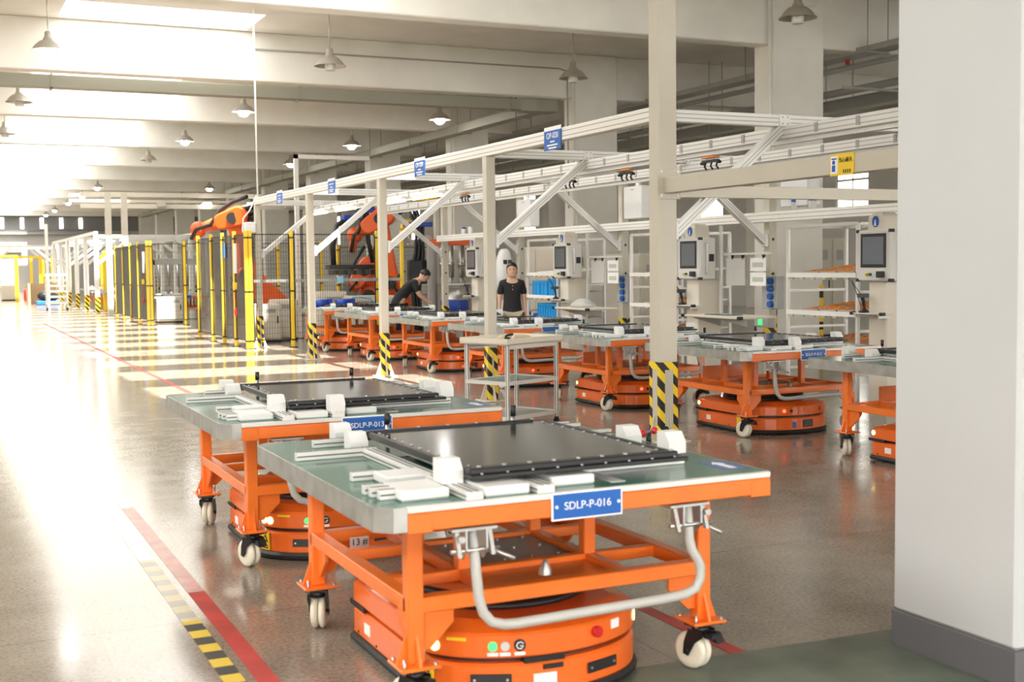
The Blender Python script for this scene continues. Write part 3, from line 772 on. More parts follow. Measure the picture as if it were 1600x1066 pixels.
for i, (y, lb) in enumerate(((12.3, 'orange trolley with black clips hanging just left of the tall post'), (10.6, 'orange trolley with black clips hanging just right of the tall post'),
                             (13.7, 'orange trolley with black clips near the second frame brace'), (17.05, 'orange trolley with black clips beside the third station frame'))):
    t = thing('cable_trolley', lb, 'trolley', (7.24, y, 2.66), 0, 'cable trolleys under the rail')
    MB().box(-.035, .035, -.12, .12, .012, .026, b=.004).box(-.012, .012, -.06, .06, .02, .05).build('carriage', yellow if i == 9 else part_orange, t)
    k = MB().prism([(-.17, -.03), (-.12, -.005), (.12, -.005), (.17, -.03), (.15, -.05), (.09, -.03), (-.09, -.03), (-.15, -.05)], 0, -.02, .02)
    for yy in (-.12, -.02, .09): k.tube([(0, yy, -.03), (0, yy + .02, -.07), (0, yy - .015, -.10)], .011, 6)
    k.build('clip_bar', black, t)
    MB().cyl((0, -.06, -.01), (0, -.06, .005), .008, n=6).cyl((0, .06, -.01), (0, .06, .005), .008, n=6).build('hanger_pin', steel, t)
for y, lb in ((24.0, 'first'), (22.2, 'second'), (19.6, 'third'), (18.0, 'fourth')):
    t = thing('tube_light', {'first': 'lit tube light under the rail, farthest, near the mesh fence', 'second': 'lit tube light between fourth and fifth frame', 'third': 'lit tube light seen just right of the third frame post', 'fourth': 'lit tube light nearest the camera, right of the third post'}[lb], 'light', (7.0, y, 2.70), 0, 'tube lights under the frames')
    MB().box(.06, .192, -.5, -.46, .045, .065).box(.06, .192, .46, .5, .045, .065).build('side_bracket', steel, t)['kind'] = 'stuff'
    B(-.06, .06, -.62, .62, .0, .06, b=.01).build('housing', white_paint, t); MB().cyl((0, -.6, -.02), (0, .6, -.02), .022, n=10).build('tube', tube_m, t)
for y, lb in ((12.55, 'white junction box hung at the right frame post behind near rack'), (16.5, 'white junction box left of the tall near post'), (20.4, 'white junction box far along the rail')):
    t = thing('junction_box', lb, 'junction box', (GR - .03, y, 2.30), 0, 'white boxes hung on the upper rail')
    B(-.1, .1, -.27, .27, 0, .50, b=.012).build('enclosure', white_pl, t); B(-.02, .02, -.04, .04, .50, .575).build('bracket', white_paint, t)
    B(-.104, -.1, -.04, .04, .44, .455).build('print_line', slot_m, t)

# ================================================================== OPERATOR STATIONS
def make_station():
    t = thing('operator_station', '', 'operator station', (0, 0, 0), 0, 'operator stations along the line')
    # local: face at x=0 looking to -x, centre y=0
    B(.06, .44, -.14, .14, 0, 1.38, b=.01).build('pedestal', cream, t)
    B(.07, .40, -.145, -.14, .15, 1.30).build('pedestal_panel', cream, t)
    h = B(0, .26, -.27, .27, 1.38, 1.94, b=.015).build('cabinet', mat('light_grey_enclosure', (.66, .655, .63), .4) if 'light_grey_enclosure' not in MATS else MATS['light_grey_enclosure'], t)
    B(-.006, .0, -.20, .20, 1.53, 1.90, b=.002).build('screen_bezel', black, h)
    B(-.008, -.005, -.165, .165, 1.565, 1.865).build('screen', screen_m, h)
    for yy in (-.27, .27):
        for z in (1.38, 1.94): B(-.008, .05, yy - .035 if yy > 0 else yy - .005, yy + .005 if yy > 0 else yy + .035, z - .03 if z > 1.5 else z - .006, z + .006 if z > 1.5 else z + .03, b=.004).build('corner_guard', black, h)
    for yy in (.10, .04): MB().cyl((0, yy, 1.455), (-.02, yy, 1.455), .017, n=12).cyl((-.02, yy, 1.455), (-.03, yy, 1.455), .012, n=10).build('push_button', yellow_lab if yy > .05 else green_top, h)
    B(-.05, .0, -.18, -.09, 1.42, 1.49, b=.006).build('key_box', black, h)
    MB().tube([(.10, -.27, 1.46), (.10, -.31, 1.47), (.10, -.31, 1.85), (.10, -.27, 1.86)], .013, 8).build('grab_handle', alu, h, label='vertical aluminium grab handle')
    B(.15, .23, -.276, -.27, 1.62, 1.72, b=.002).build('vent', black, h)
    MB().rings([[(x, y, z) for x, y in ((.03 + i, -.12 + j), (.26 - i, -.12 + j), (.26 - i, .12 - j), (.03 + i, .12 - j))] for z, i, j in ((1.94, 0, 0), (2.08, .0, .01), (2.13, .03, .05))], smooth=False).build('neck', cream, t)
    bd = MB().rings([[(x, .05 * math.cos(2 * math.pi * k / 20), 2.03 + .062 * math.sin(2 * math.pi * k / 20)) for k in range(20)] for x in (.022, .032)], smooth=False).build('badge', blue_plate, t, label='oval blue badge')
    MB().cyl((.022, 0, 2.04), (.019, 0, 2.04), .008, n=8).box(.019, .022, -.009, .009, 1.99, 2.028).box(.019, .022, -.02, .02, 1.985, 1.992).build('badge_mark', white_ink, bd)
    # scanner shelf
    sh = MB().box(-.10, .06, -.24, .24, 1.02, 1.035, b=.004).box(-.09, .06, -.2, -.18, .98, 1.02).box(-.09, .06, .18, .2, .98, 1.02)
    s_ = sh.build('shelf', alu, t)
    MB().box(-.11, -.05, -.26, -.21, 1.01, 1.045, b=.006).box(-.11, -.05, .21, .26, 1.01, 1.045, b=.006).build('end_cap', black, s_)
    return t
def make_scanner():
    t = thing('barcode_scanner', '', 'scanner', (0, 0, 0), 0, 'black hand scanners on the station shelves')
    MB().lathe([(.001, 0), (.055, 0), (.058, .012), (.03, .035), (.016, .05), (.014, .09)], (0, 0, 0), 16).build('stand', black, t)
    MB().tube([(.0, .0, .08), (0, .005, .13), (0, .02, .17)], [.016, .018, .02], 10).rings([[(x, y, z) for x, y in ((-.028, -.05 + 0), (.028, -.05), (.03, .07), (-.03, .07))] for z in (.165, .21)], smooth=False).build('scanner_head', black, t)
    MB().tube([(0, .03, .2), (.02, .10, .30), (.10, .12, .36), (.18, .06, .25), (.2, 0, .08)], .004, 6).build('cord', black, t)
    return t
st0, sc0 = make_station(), make_scanner()
stat = [(9.28, 10.48, 'operator station with screen beside the white column, nearest', 'black scanner on the station beside the white column'), (9.28, 14.12, 'operator station just right of the tall near post', 'black scanner just right of the tall near post'),
        (9.28, 17.9, 'operator station right of the blue bins', 'black scanner beside the blue bins'), (9.28, 21.6, 'operator station left of the standing woman, farthest', 'black scanner at the farthest operator station')]
for i, (x, y, l1, l2) in enumerate(stat):
    a_, b_ = (st0, sc0) if i == 0 else (copy_tree(st0, (0, 0, 0)), copy_tree(sc0, (0, 0, 0)))
    a_.location = (x, y, 0); a_['label'] = l1
    b_.location = (x - .04, y + .10, 1.035); b_['label'] = l2; b_.rotation_euler[2] = R_(60)
# flow racks
def rack(x, y0, y1, label, zs, depth=.9, ztop=2.03):
    t = thing('flow_rack', label, 'rack', (x, (y0 + y1) / 2, 0), 0, 'aluminium flow racks')
    h = (y1 - y0) / 2
    for xx in (0, depth):
        for yy in (-h, h): B(xx - .02, xx + .02, yy - .02, yy + .02, 0, ztop, b=.003).build('upright', alu, t)
    for xx in (0, depth):
        B(xx - .02, xx + .02, -h, h, ztop - .02, ztop + .02, b=.003).build('top_bar', alu, t)
    for yy in (-h, h):
        for z in (ztop, 1.25, .8, .3): B(.02, depth - .02, yy - .015, yy + .015, z - .015, z + .015).build('side_bar', alu, t)
    for z in zs:
        s = MB().prism([(-.02, z - .03), (depth + .02, z + .07), (depth + .02, z + .085), (-.02, z - .01)], 1, -h, h)
        s.box(-.035, -.02, -h, h, z - .035, z + .02)
        s.build('shelf', white_paint, t)
        k = MB()
        for i in range(6): k.box(-.06, -.03, -h + .1 + i * .2, -h + .17 + i * .2, z - .06, z - .035)
        k.build('shelf_clip', tray_grey, t)['kind'] = 'stuff'
    return t
rack(9.5, 10.98, 12.24, 'aluminium rack with orange parts beside the nearest operator station', (.60, 1.0, 1.45))
rack(9.5, 14.75, 16.0, 'aluminium rack hidden partly by the tall near post', (.60, 1.0, 1.45))
rack(9.5, 18.42, 19.55, 'aluminium rack holding the blue bins', (.62, 1.06, 1.45))
n_t = 0
def tray(x, y, z, label, sy=.3):
    t = thing('parts_tray', label, 'tray', (x, y, z), 0, 'grey trays of orange parts')
    t.rotation_euler = (0, R_(-5.6), 0)
    MB().box(0, .8, -sy / 2, sy / 2, 0, .012).box(0, .01, -sy / 2, sy / 2, 0, .04).box(0, .8, -sy / 2, -sy / 2 + .01, 0, .04).box(0, .8, sy / 2 - .01, sy / 2, 0, .04).build('tray_shell', tray_grey, t)
    p = MB()
    for i in range(10):
        for j in range(4):
            p.box(.03 + i * .076, .09 + i * .076, -sy / 2 + .02 + j * sy * .23, -sy / 2 + .07 + j * sy * .23, .012, .030 + .018 * random.random(), b=.009)
    o = p.build('orange_parts', part_orange, t); o['kind'] = 'stuff'
tn = {1.45: 'top', 1.0: 'middle', .60: 'bottom'}
for z in (.60, 1.0, 1.45):
    for k, y in enumerate((11.18, 11.50, 11.82)):
        tray(9.5, y, z - .005, 'grey tray of orange parts on %s shelf of near rack, %s' % (tn[z], ('beside the station', 'in the middle', 'towards the frame post')[k]))
for z in (.60, 1.0):
    for k, y in enumerate((15.0, 15.4)):
        tray(9.5, y, z - .005, 'grey tray of orange parts on %s shelf behind tall post, %s' % (tn[z], ('nearer', 'farther')[k]))
# blue bins
def bin_(x, y, z, sx, sy, h, label, m=blue_bin):
    t = thing('storage_bin', label, 'bin', (x, y, z), 0, 'blue plastic storage bins')
    a, b2 = sx / 2, sy / 2
    s = MB().box(-a, a, -b2, b2, 0, .012)
    for q in ((-a, -a + .012, -b2, b2), (a - .012, a, -b2, b2), (-a, a, -b2, -b2 + .012), (-a, a, b2 - .012, b2)): s.box(*q, 0, h)
    s.build('shell', m, t)
    r = MB().box(-a - .012, a + .012, -b2 - .012, -b2, h - .04, h).box(-a - .012, a + .012, b2, b2 + .012, h - .04, h).box(-a - .012, -a, -b2, b2, h - .04, h).box(a, a + .012, -b2, b2, h - .04, h)
    r.build('rim', m, t)
    rb = MB()
    n = max(2, int(sy / .09))
    for i in range(n + 1): rb.box(-a - .01, -a, -b2 + i * sy / n - .006, -b2 + i * sy / n + .006, 0, h - .04)
    for i in range(4): rb.box(-a + i * sx / 3.3, -a + i * sx / 3.3 + .012, -b2 - .01, -b2, 0, h - .04)
    rb.build('ribs', m, t)['kind'] = 'stuff'
bin_(9.72, 19.30, 1.065, .38, .26, .26, 'blue bin on the rack, end one beside the woman')
bin_(9.72, 19.01, 1.065, .38, .26, .26, 'blue bin on the rack, second from the woman')
bin_(9.72, 18.66, 1.065, .38, .36, .29, 'blue bin on the rack, taller one beside the operator station')
bin_(9.76, 18.85, .635, .42, .86, .30, 'wide blue bin on the lower rack shelf')
bin_(9.68, 19.42, .63, .2, .16, .12, 'small dark blue bin on the lower rack shelf', blue_dark)
tag(B(9.58, 9.8, 18.7, 19.35, 1.46, 1.49, b=.01).build('foam_sheet', white_pl), 'white foam sheet lying above the blue bins', 'foam')
# fold-out tables
def board(y0, y1, label):
    t = thing('fold_out_table', label, 'table', (9.3, (y0 + y1) / 2, .90), 0, 'cream fold-out tables')
    h = (y1 - y0) / 2
    B(-.38, .18, -h, h, 0, .03, b=.006).build('table_top', cream, t)
    for q in (-.02, h - .05): MB().prism([(-.30, 0), (.18, 0), (.18, -.14)], 1, q, q + .035).build('support', tray_grey, t)
    for yy in (-h, h): B(-.40, -.34, yy - .03, yy + .03, -.006, .036, b=.006).build('corner_cap', black, t)
board(12.45, 13.7, 'cream fold-out table with a dark green pad')
tag(B(9.05, 9.3, 12.9, 13.4, .93, .94, b=.003).build('pad', green_top), 'dark green pad on the fold-out table', 'pad')
board(16.35, 17.45, 'cream fold-out table with a plastic bag on it')
bag = MB()
rr = []
for k, (z, s) in enumerate(((0, 1.2), (.03, 1.4), (.07, 1.15), (.11, .8), (.135, .3))):
    rr.append([(s * .14 * math.cos(2 * math.pi * i / 12) * (1 + .2 * math.sin(3 * i + k)), s * .17 * math.sin(2 * math.pi * i / 12) * (1 + .15 * math.cos(2 * i + k)), z) for i in range(12)])
tag(bag.rings(rr).build('plastic_bag', clear_pl, None, (9.2, 17.0, .93)), 'crumpled clear plastic bag on the fold-out table', 'bag')
for y, lb in ((13.3, 'near'), (17.05, 'far')):
    t = thing('document_holder', {'near': 'hanging clear sleeves and papers above the table with the green pad', 'far': 'hanging clear sleeves and papers above the table with the plastic bag'}[lb], 'document holder', (9.62, y, 1.30), 0, 'hanging document holders')
    B(-.015, .015, -.55, .50, .40, .43, b=.003).build('hanger_bar', alu, t)
    for yy in (-.40, .05, .28): MB().prism([(yy - .03, .40), (yy + .03, .40), (yy, .34)], 0, -.01, .01).build('clip', black, t)
    B(-.003, .003, .0, .42, 0, .36).build('sleeve', clear_pl, t, label='clear hanging sleeve')
    for k in (0, 1): B(-.005, .003, -.45, -.12, .19 * k, .19 * k + .17).build('paper_sheet', white_ink, t, label='white printed sheet')
    for k in (0, 1): B(-.0065, -.0045, -.40, -.17, .19 * k + .05, .19 * k + .11).build('print_block', MATS.get('print_tint') or mat('print_tint', (.55, .58, .52), .6), t)
    B(-.02, .02, .52, .56, -.45, .8, b=.003).build('upright', alu, t)
def socket_box(y, label):
    t = thing('socket_box', label, 'socket box', (9.83, y, 1.0), 0, 'grey boxes with blue sockets')
    B(-.06, .06, -.16, .16, 0, .42, b=.006).build('housing', mat('grey_enclosure', (.42, .43, .42), .45) if 'grey_enclosure' not in MATS else MATS['grey_enclosure'], t)
    for k in range(4): MB().cyl((-.06, -.05, .06 + .1 * k), (-.11, -.05, .06 + .1 * k), .042, n=14).build('socket', blue_plate, t)
    return t
socket_box(12.98, 'grey box with four blue sockets on the second right hand post')
s2 = socket_box(16.75, 'grey box with four blue sockets left of the tall post')
MB().prism([(-.145, .06), (-.02, .06), (-.08, .16)], 0, .0, .0).build('warning_triangle', yellow_lab, s2, (-.062, .10, 0)) if False else None
gd = thing('counter_display', 'small box with a lit green display under the fold-out table', 'display', (9.7, 12.98, .76))
B(-.04, .06, -.12, .12, 0, .16, b=.005).build('housing', tray_grey, gd); B(-.044, -.04, .0, .09, .03, .12).build('display', led_green, gd)

# ================================================================== TOOL TROLLEY
tt = thing('tool_trolley', 'small aluminium trolley with grey trays, standing behind the two big carts', 'trolley', (4.95, 10.67, 0), R_(24))
TW, TD = .79, .57
MB().box(-.03, TW + .03, -.03, TD + .03, .83, .845).box(-.03, TW + .03, -.03, -.022, .83, .895).box(-.03, TW + .03, TD + .022, TD + .03, .83, .895).box(-.03, -.022, -.03, TD + .03, .83, .895).box(TW + .022, TW + .03, -.03, TD + .03, .83, .895).build('top_tray', cream, tt)
for x in (.02, TW - .02):
    for y in (.02, TD - .02):
        l_ = B(x - .018, x + .018, y - .018, y + .018, .07, .83, b=.003); l_.m = 1
        l_.box(x - .004, x + .004, y - .0188, y - .017, .07, .83).box(x - .0188, x - .017, y - .004, y + .004, .07, .83)
        lo = l_.build('leg', [alu, alu_dark], tt)
        MB().cyl((x, y, .045), (x, y, .07), .02, n=10).cyl((x - .012, y, .03), (x + .012, y, .03), .03, n=14).build('caster', blackm, lo)
for z, m in ((.44, green_top), (.10, tray_grey)):
    MB().box(.02, TW - .02, .0, .03, z, z + .035).box(.02, TW - .02, TD - .03, TD, z, z + .035).box(0, .03, .02, TD - .02, z, z + .035).box(TW - .03, TW, .02, TD - .02, z, z + .035).build('shelf_frame', alu, tt)
    B(.03, TW - .03, .03, TD - .03, z + .01, z + .025).build('shelf_panel', m, tt)
for x0, y0, z0, x1, y1 in ((0.04, -.0, .79, TW - .04, .03), (0.04, TD - .03, .79, TW - .04, TD)): B(x0, x1, y0, y1, z0, .83).build('top_bar', alu, tt)
def on_tray(u, v): 
    c_, s_ = math.cos(R_(24)), math.sin(R_(24)); return (4.95 + u * c_ - v * s_, 10.67 + u * s_ + v * c_, .846)
b1 = MB().tube([(-.14, 0, .012), (-.06, .04, .035), (.02, .03, .045), (.10, -.02, .03), (.16, -.01, .012)], [.02, .022, .02, .018, .014], 8)
tag(b1.build('leather_strap', mat('tan_leather', (.62, .52, .36), .6), None, on_tray(.50, .25), (0, 0, .5)), 'tan strap lying on the tool trolley, right one', 'strap')
b2 = MB().tube([(-.1, .03, .015), (-.04, -.02, .05), (.03, .0, .04), (.09, .05, .015)], [.018, .022, .02, .012], 8)
tag(b2.build('leather_strap', MATS['tan_leather'], None, on_tray(.22, .28), (0, 0, 1.2)), 'pale strap lying on the tool trolley, left one', 'strap')
hg = MB().box(-.05, .05, -.014, .014, .0, .03, b=.008).tube([(-.04, 0, .02), (.02, 0, .05), (.09, .01, .055)], .013, 8)
tag(hg.build('hand_tool', black, None, on_tray(.44, .40), (0, 0, .2)), 'black hand tool on the tool trolley', 'tool')
tag(MB().tube([(-.05, 0, .012), (0, .02, .012), (.07, 0, .012)], .011, 8).build('hand_tool', black, None, on_tray(.12, .36), (0, 0, .9)), 'short black tool at the trolley tray corner', 'tool')

# ================================================================== PENDANT LAMPS
def make_lamp(lit):
    t = thing('pendant_lamp', '', 'lamp', (0, 0, 0), 0, 'dome pendant lamps')
    MB().cyl((0, 0, .22), (0, 0, ZS - 5.80), .012, n=8).build('rod', lamp_metal, t)
    MB().lathe([(.03, .24), (.065, .22), (.07, .13), (.09, .11), (.10, .07), (.17, .04), (.245, -.03), (.29, -.095), (.325, -.125), (.327, -.13), (.315, -.125), (.28, -.09), (.235, -.025), (.16, .035), (.05, .06)], n=28).build('shade', lamp_metal, t)
    if lit: MB().ball((0, 0, -.12), (.15, .15, .13), 16, 10).build('bulb', glow_lamp, t, label='glowing bulb')
    else:
        MB().lathe([(.001, -.22), (.09, -.22), (.105, -.205), (.105, -.03), (.07, .02), (.03, .05)], n=20).build('globe', off_lamp, t, label='unlit frosted globe')
    return t
L1, L0 = make_lamp(True), make_lamp(False)
lamps = [(75, 1.7, 20.2, 1, 'lit pendant lamp at the upper left, nearest lit one'), (0, 6.1, 20.05, 0, 'unlit pendant lamp hanging left of centre, nearest in the aisle'),
         (0, 10.56, 19.8, 0, 'unlit pendant lamp in front of the big cable tray corner'), (0, 10.9, 13.85, 0, 'unlit pendant lamp at the top edge, right of the tall post'),
         (0, 1.65, 26.5, 0, 'unlit pendant lamp below the cable tray at far left'), (0, 6.15, 26.6, 1, 'lit pendant lamp below the cable tray, left of the white conduit'),
         (0, 10.65, 26.5, 1, 'lit pendant lamp right of the white conduit, above the blue signs'), (0, 6.1, 33.2, 1, 'lit pendant lamp, third along the aisle row'),
         (0, 10.6, 32.95, 1, 'lit pendant lamp right of the white pipe frame'), (0, 1.68, 32.7, 0, 'unlit pendant lamp cut by the left edge of the photo'),
         (0, 6.08, 39.2, 0, 'unlit pendant lamp, fourth along the aisle row'), (0, 10.6, 39.4, 1, 'lit pendant lamp left of the white pipe frame'),
         (0, 6.14, 52.9, 1, 'lit pendant lamp, fifth along the aisle row'), (0, 10.6, 52.5, 1, 'lit pendant lamp above the robot'), (0, 6.2, 59.2, 1, 'lit pendant lamp, sixth along the aisle row'),
         (0, 6.18, 65.3, 1, 'lit pendant lamp, seventh along the aisle row'), (0, 6.2, 73.4, 1, 'lit pendant lamp, eighth along the aisle row'), (0, 10.76, 59.6, 0, 'unlit pendant lamp between robot and tall white gantry'),
         (0, 6.2, 79.5, 1, 'farthest lit pendant lamp of the aisle row')]
u1 = u0 = False
K = 4.3 / 3.5
for _, x, y, lit, lb in lamps:
    src = L1 if lit else L0
    if lit and not u1: o = src; u1 = True
    elif not lit and not u0: o = src; u0 = True
    else: o = copy_tree(src, (0, 0, 0))
    o.location = (x * K, y * K, 5.85); o['label'] = lb

# ================================================================== OVERHEAD SERVICES
def hanger(mb, x, y, z, w=.2):
    mb.cyl((x - w, y, z), (x - w, y, ZS), .012, n=6).cyl((x + w, y, z), (x + w, y, ZS), .012, n=6).box(x - w - .03, x + w + .03, y - .02, y + .02, z - .03, z)
def tray_run(label, axis, a, b, c, z, w, h, m, step=4.0, name='cable_tray'):
    t = thing(name, label, 'cable tray' if name == 'cable_tray' else 'pipe', (0, 0, 0))
    hg = MB()
    if axis == 1:
        B(c - w / 2, c + w / 2, a, b, z, z + h, b=.01).build('trunking', m, t); k = a + 1
        while k < b: hanger(hg, c, k, z, w / 2 + .03); k += step
    else:
        B(a, b, c - w / 2, c + w / 2, z, z + h, b=.01).build('trunking', m, t); k = a + 1
        while k < b:
            hg.box(k - .02, k + .02, c - w / 2 - .03, c - w / 2, z - .03, ZS).box(k - .02, k + .02, c - w / 2 - .03, c + w / 2, z - .035, z); k += 5.4
    hg.build('hanger', m, t)['kind'] = 'stuff'
    return t
t = tray_run('long grey green cable tray crossing the hall below the beam', 0, -14.8, 14.35, 28.25, 5.50, .36, .27, tray_m)
MB().prism([(13.9, 28.0), (14.5, 28.0), (14.5, 28.6), (14.0, 28.6), (13.5, 28.43), (13.5, 28.07)], 2, 5.48, 5.79).build('elbow', tray_m, t)
tray_run('long grey green cable tray running down the hall to the far end', 1, 28.5, 96, 14.22, 5.50, .36, .24, tray_m)
tray_run('cable tray high at the upper right corner behind the columns', 1, 6, 80, 16.9, 5.7, .45, .12, pipe_grey)
tray_run('wide duct behind the columns at the upper right', 1, 8, 90, 21.0, 5.2, .8, .45, pipe_grey)
tray_run('flat cable tray behind the columns at mid height', 1, 6, 90, 18.6, 4.9, .35, .08, tray_m)
tray_run('cable tray crossing towards the right wall, above the near rack', 0, 16, 26.5, 22.5, 4.65, .3, .1, tray_m)
tray_run('cable tray crossing towards the right wall, farther away', 0, 16, 26.5, 30.5, 4.6, .3, .12, tray_m)
def pipe(label, pts, r, m, n=10):
    return tag(MB().tube(pts, r, n).build('pipe', m), label, 'pipe')
pipe('grey sprinkler pipe behind the columns at the upper right', [(17.8, 6, 5.72), (17.8, 90, 5.72)], .06, pipe_grey)
pipe('grey water pipe below the upper right cable tray', [(19.6, 6, 5.6), (19.6, 90, 5.6)], .09, pipe_grey)
pipe('second grey pipe close to the right wall', [(23.5, 6, 5.65), (23.5, 90, 5.65)], .10, pipe_grey)
pipe('bent grey conduit at the upper right column', [(16.2, 19.2, 5.0), (19.0, 19.2, 5.0), (19.25, 19.2, 4.9), (19.3, 19.2, 4.6), (19.3, 19.2, 1.0)], .03, pipe_grey)
pipe('red pipe elbow at the upper right', [(17.0, 20.0, 5.6), (17.0, 20.0, 6.3), (17.1, 20, 6.5), (17.8, 20, 6.55)], .05, pipe_red)
for x, y, lb in ((14.5, 19.25, 'thin white pipe down the column right of the tall post'), (14.5, 27.2, 'thin pipe down the column behind the OP-020 sign'), (14.5, 35.2, 'thin pipe down the third visible column')):
    pipe(lb, [(x, y, 0), (x, y, 6.7)], .035, conc, 8)
pipe('thin conduit along the face of the second beam', [(6.6, 27.34, 6.45), (14.2, 27.34, 6.45), (14.35, 27.3, 6.4), (14.38, 27.27, 6.2), (14.38, 27.25, 3.0)], .018, pipe_grey, 6)
cd = pipe('thin white conduit dropping from the ceiling to the end frame post', [(5.93, 24.62, 3.0), (5.93, 24.62, 6.1), (5.95, 24.7, 6.78)], .018, white_paint, 8)
pf = thing('pipe_gantry', 'tall white pipe frame like an upside down L beyond the end post', 'frame', (8.2, 30, 0))
B(-.05, .05, -.05, .05, 0, 4.4).build('upright', white_paint, pf); B(-.05, 1.9, -.05, .05, 4.3, 4.4).build('top_bar', white_paint, pf)
# white box with looped cable on the end post
wb = thing('post_socket', 'white socket box with a looped white cable on the end post', 'socket box', (5.80, 24.6, 2.3))
B(-.16, .06, -.1, .1, 0, .22, b=.02).build('box', white_pl, wb)
MB().tube([(.1, 0, .75), (-.05, -.02, .45), (-.18, -.02, .3), (-.2, 0, .05), (-.12, 0, -.08), (.0, 0, -.06), (.03, 0, .0)], .014, 8).build('cable', white_pl, wb)
for x, y, z, lb in ((14.56, 36.0, 3.9, 'small green exit sign on the third visible column'), (14.56, 51.9, 3.4, 'small green exit sign far along the column row'), (0.6, 99.7, 4.1, 'green exit sign on the far end wall')):
    e_ = thing('exit_sign', lb, 'sign', (x, y, z)); B(-.03, .03, -.18, .18, 0, .16, b=.01).build('housing', tray_grey, e_)
    B(-.035, -.03, -.16, .16, .02, .14).build('panel', led_green, e_); B(-.16, .16, -.20, -.18, .02, .14).build('panel', led_green, e_)

# ================================================================== SAFETY FENCES
def fence(label, posts, kinds, ztop=2.35, group='yellow posted safety fences'):
    """posts: (x, y) list; kinds: per span 'mesh' | 'tint' | 'black' | None"""
    t = thing('safety_fence', label, 'fence', (posts[0][0], posts[0][1], 0), 0, group)
    ox, oy = posts[0]
    for x, y in posts:
        p = B(x - ox - .035, x - ox + .035, y - oy - .035, y - oy + .035, .0, ztop, b=.006).build('post', yellow, t)
        MB().box(x - ox - .075, x - ox + .075, y - oy - .075, y - oy + .075, 0, .014, b=.003).build('foot', black, p)
        f = MB()
        for z in (.14, 1.12, ztop - .16): f.box(x - ox - .04, x - ox + .04, y - oy - .04, y - oy + .04, z, z + .03)
        f.build('clamp', black, p)['kind'] = 'stuff'
    for (x0, y0), (x1, y1), k in zip(posts[:-1], posts[1:], kinds):
        if not k: continue
        a, b = Vector((x0 - ox, y0 - oy, 0)), Vector((x1 - ox, y1 - oy, 0)); d = (b - a).normalized(); a = a + d * .05; b = b - d * .05; L = (b - a).length
        zl, zh = .17, ztop - .08
        fr = MB()
        for z in (zl, zh): fr.bar(a + Vector((0, 0, z)), b + Vector((0, 0, z)), .02, .02)
        fr.bar(a + Vector((0, 0, zl)), a + Vector((0, 0, zh)), .02, .02, d.cross(Vector((0, 0, 1)))); fr.bar(b + Vector((0, 0, zl)), b + Vector((0, 0, zh)), .02, .02, d.cross(Vector((0, 0, 1))))
        fo = fr.build('panel_frame', black, t)
        if k == 'mesh':
            w = MB(); n = int(L / .05)
            for i in range(1, n): p = a + d * (L * i / n); w.bar(p + Vector((0, 0, zl)), p + Vector((0, 0, zh)), .004, .004, d)
            for i in range(1, 18): z = zl + (zh - zl) * i / 18; w.bar(a + Vector((0, 0, z)), b + Vector((0, 0, z)), .004, .004)
            w.build('wire_mesh', black, fo)['kind'] = 'stuff'
        else:
            MB().bar(a + Vector((0, 0, (zl + zh) / 2)), b + Vector((0, 0, (zl + zh) / 2)), .006, zh - zl).build('sheet', mesh_dark if k == 'tint' else panel_black, fo)
    return t
f1 = fence('near safety fence with tinted sliding panels, left of the end post', [(5.5, 28.7), (5.5, 27.2), (5.52, 26.15), (5.55, 25.15), (5.58, 24.25)], ['tint', 'tint', 'tint', 'tint'])
f2 = fence('wire mesh safety fence running right behind the end post', [(5.66, 24.25), (6.5, 24.28), (8.35, 24.4), (8.9, 24.4)], ['mesh', 'mesh', None])
MB().bar((.05, .03, 1.34), (3.2, .14, 1.34), .03, .06).build('middle_rail', galv, f2)
B(.0, .13, -.02, .0, 1.28, 1.42).build('label_plate', mat('sky_blue_card', (.28, .58, .80), .5), f2, (1.78, .02, 0), None, 'light blue card')
f3 = fence('farther safety fence with black panels', [(5.45, 42.6), (5.42, 40.6), (5.42, 39.0), (5.42, 37.4), (5.45, 35.9)], ['black'] * 4, 2.4)
f4 = fence('wire mesh safety fence behind the farther black panels', [(5.55, 35.9), (6.45, 35.7), (8.6, 35.8), (10.5, 35.8)], ['mesh', 'mesh', 'mesh'], 2.4)
f5 = fence('back safety fence behind the robots', [(6.6, 31.2), (8.0, 31.2), (9.6, 31.2), (11.0, 31.2), (12.2, 31.2)], ['mesh', None, 'mesh', 'mesh'], 2.2)
for f, (hx, hy) in ((f1, (.02, -3.95)), (f3, (0, -6.3))):
    MB().box(-.07, -.02, -.05, .05, 1.5, 2.1, b=.005).build('door_lock', white_pl, f, (hx, hy, 0)); MB().box(-.10, -.03, -.06, .04, 1.18, 1.32, b=.01).build('door_handle', yellow, f, (hx, hy, 0))
    MB().ball((-.06, 0, .72), (.03, .04, .09)).cyl((-.06, 0, .8), (-.06, 0, 1.15), .008, n=6).build('door_tag', red, f, (hx, hy, 0))
    B(-.03, -.02, .7, .95, 1.82, 2.12).build('notice', mat('notice_blue', (.10, .22, .55), .5) if 'notice_blue' not in MATS else MATS['notice_blue'], f, (hx, hy + .35, 0))

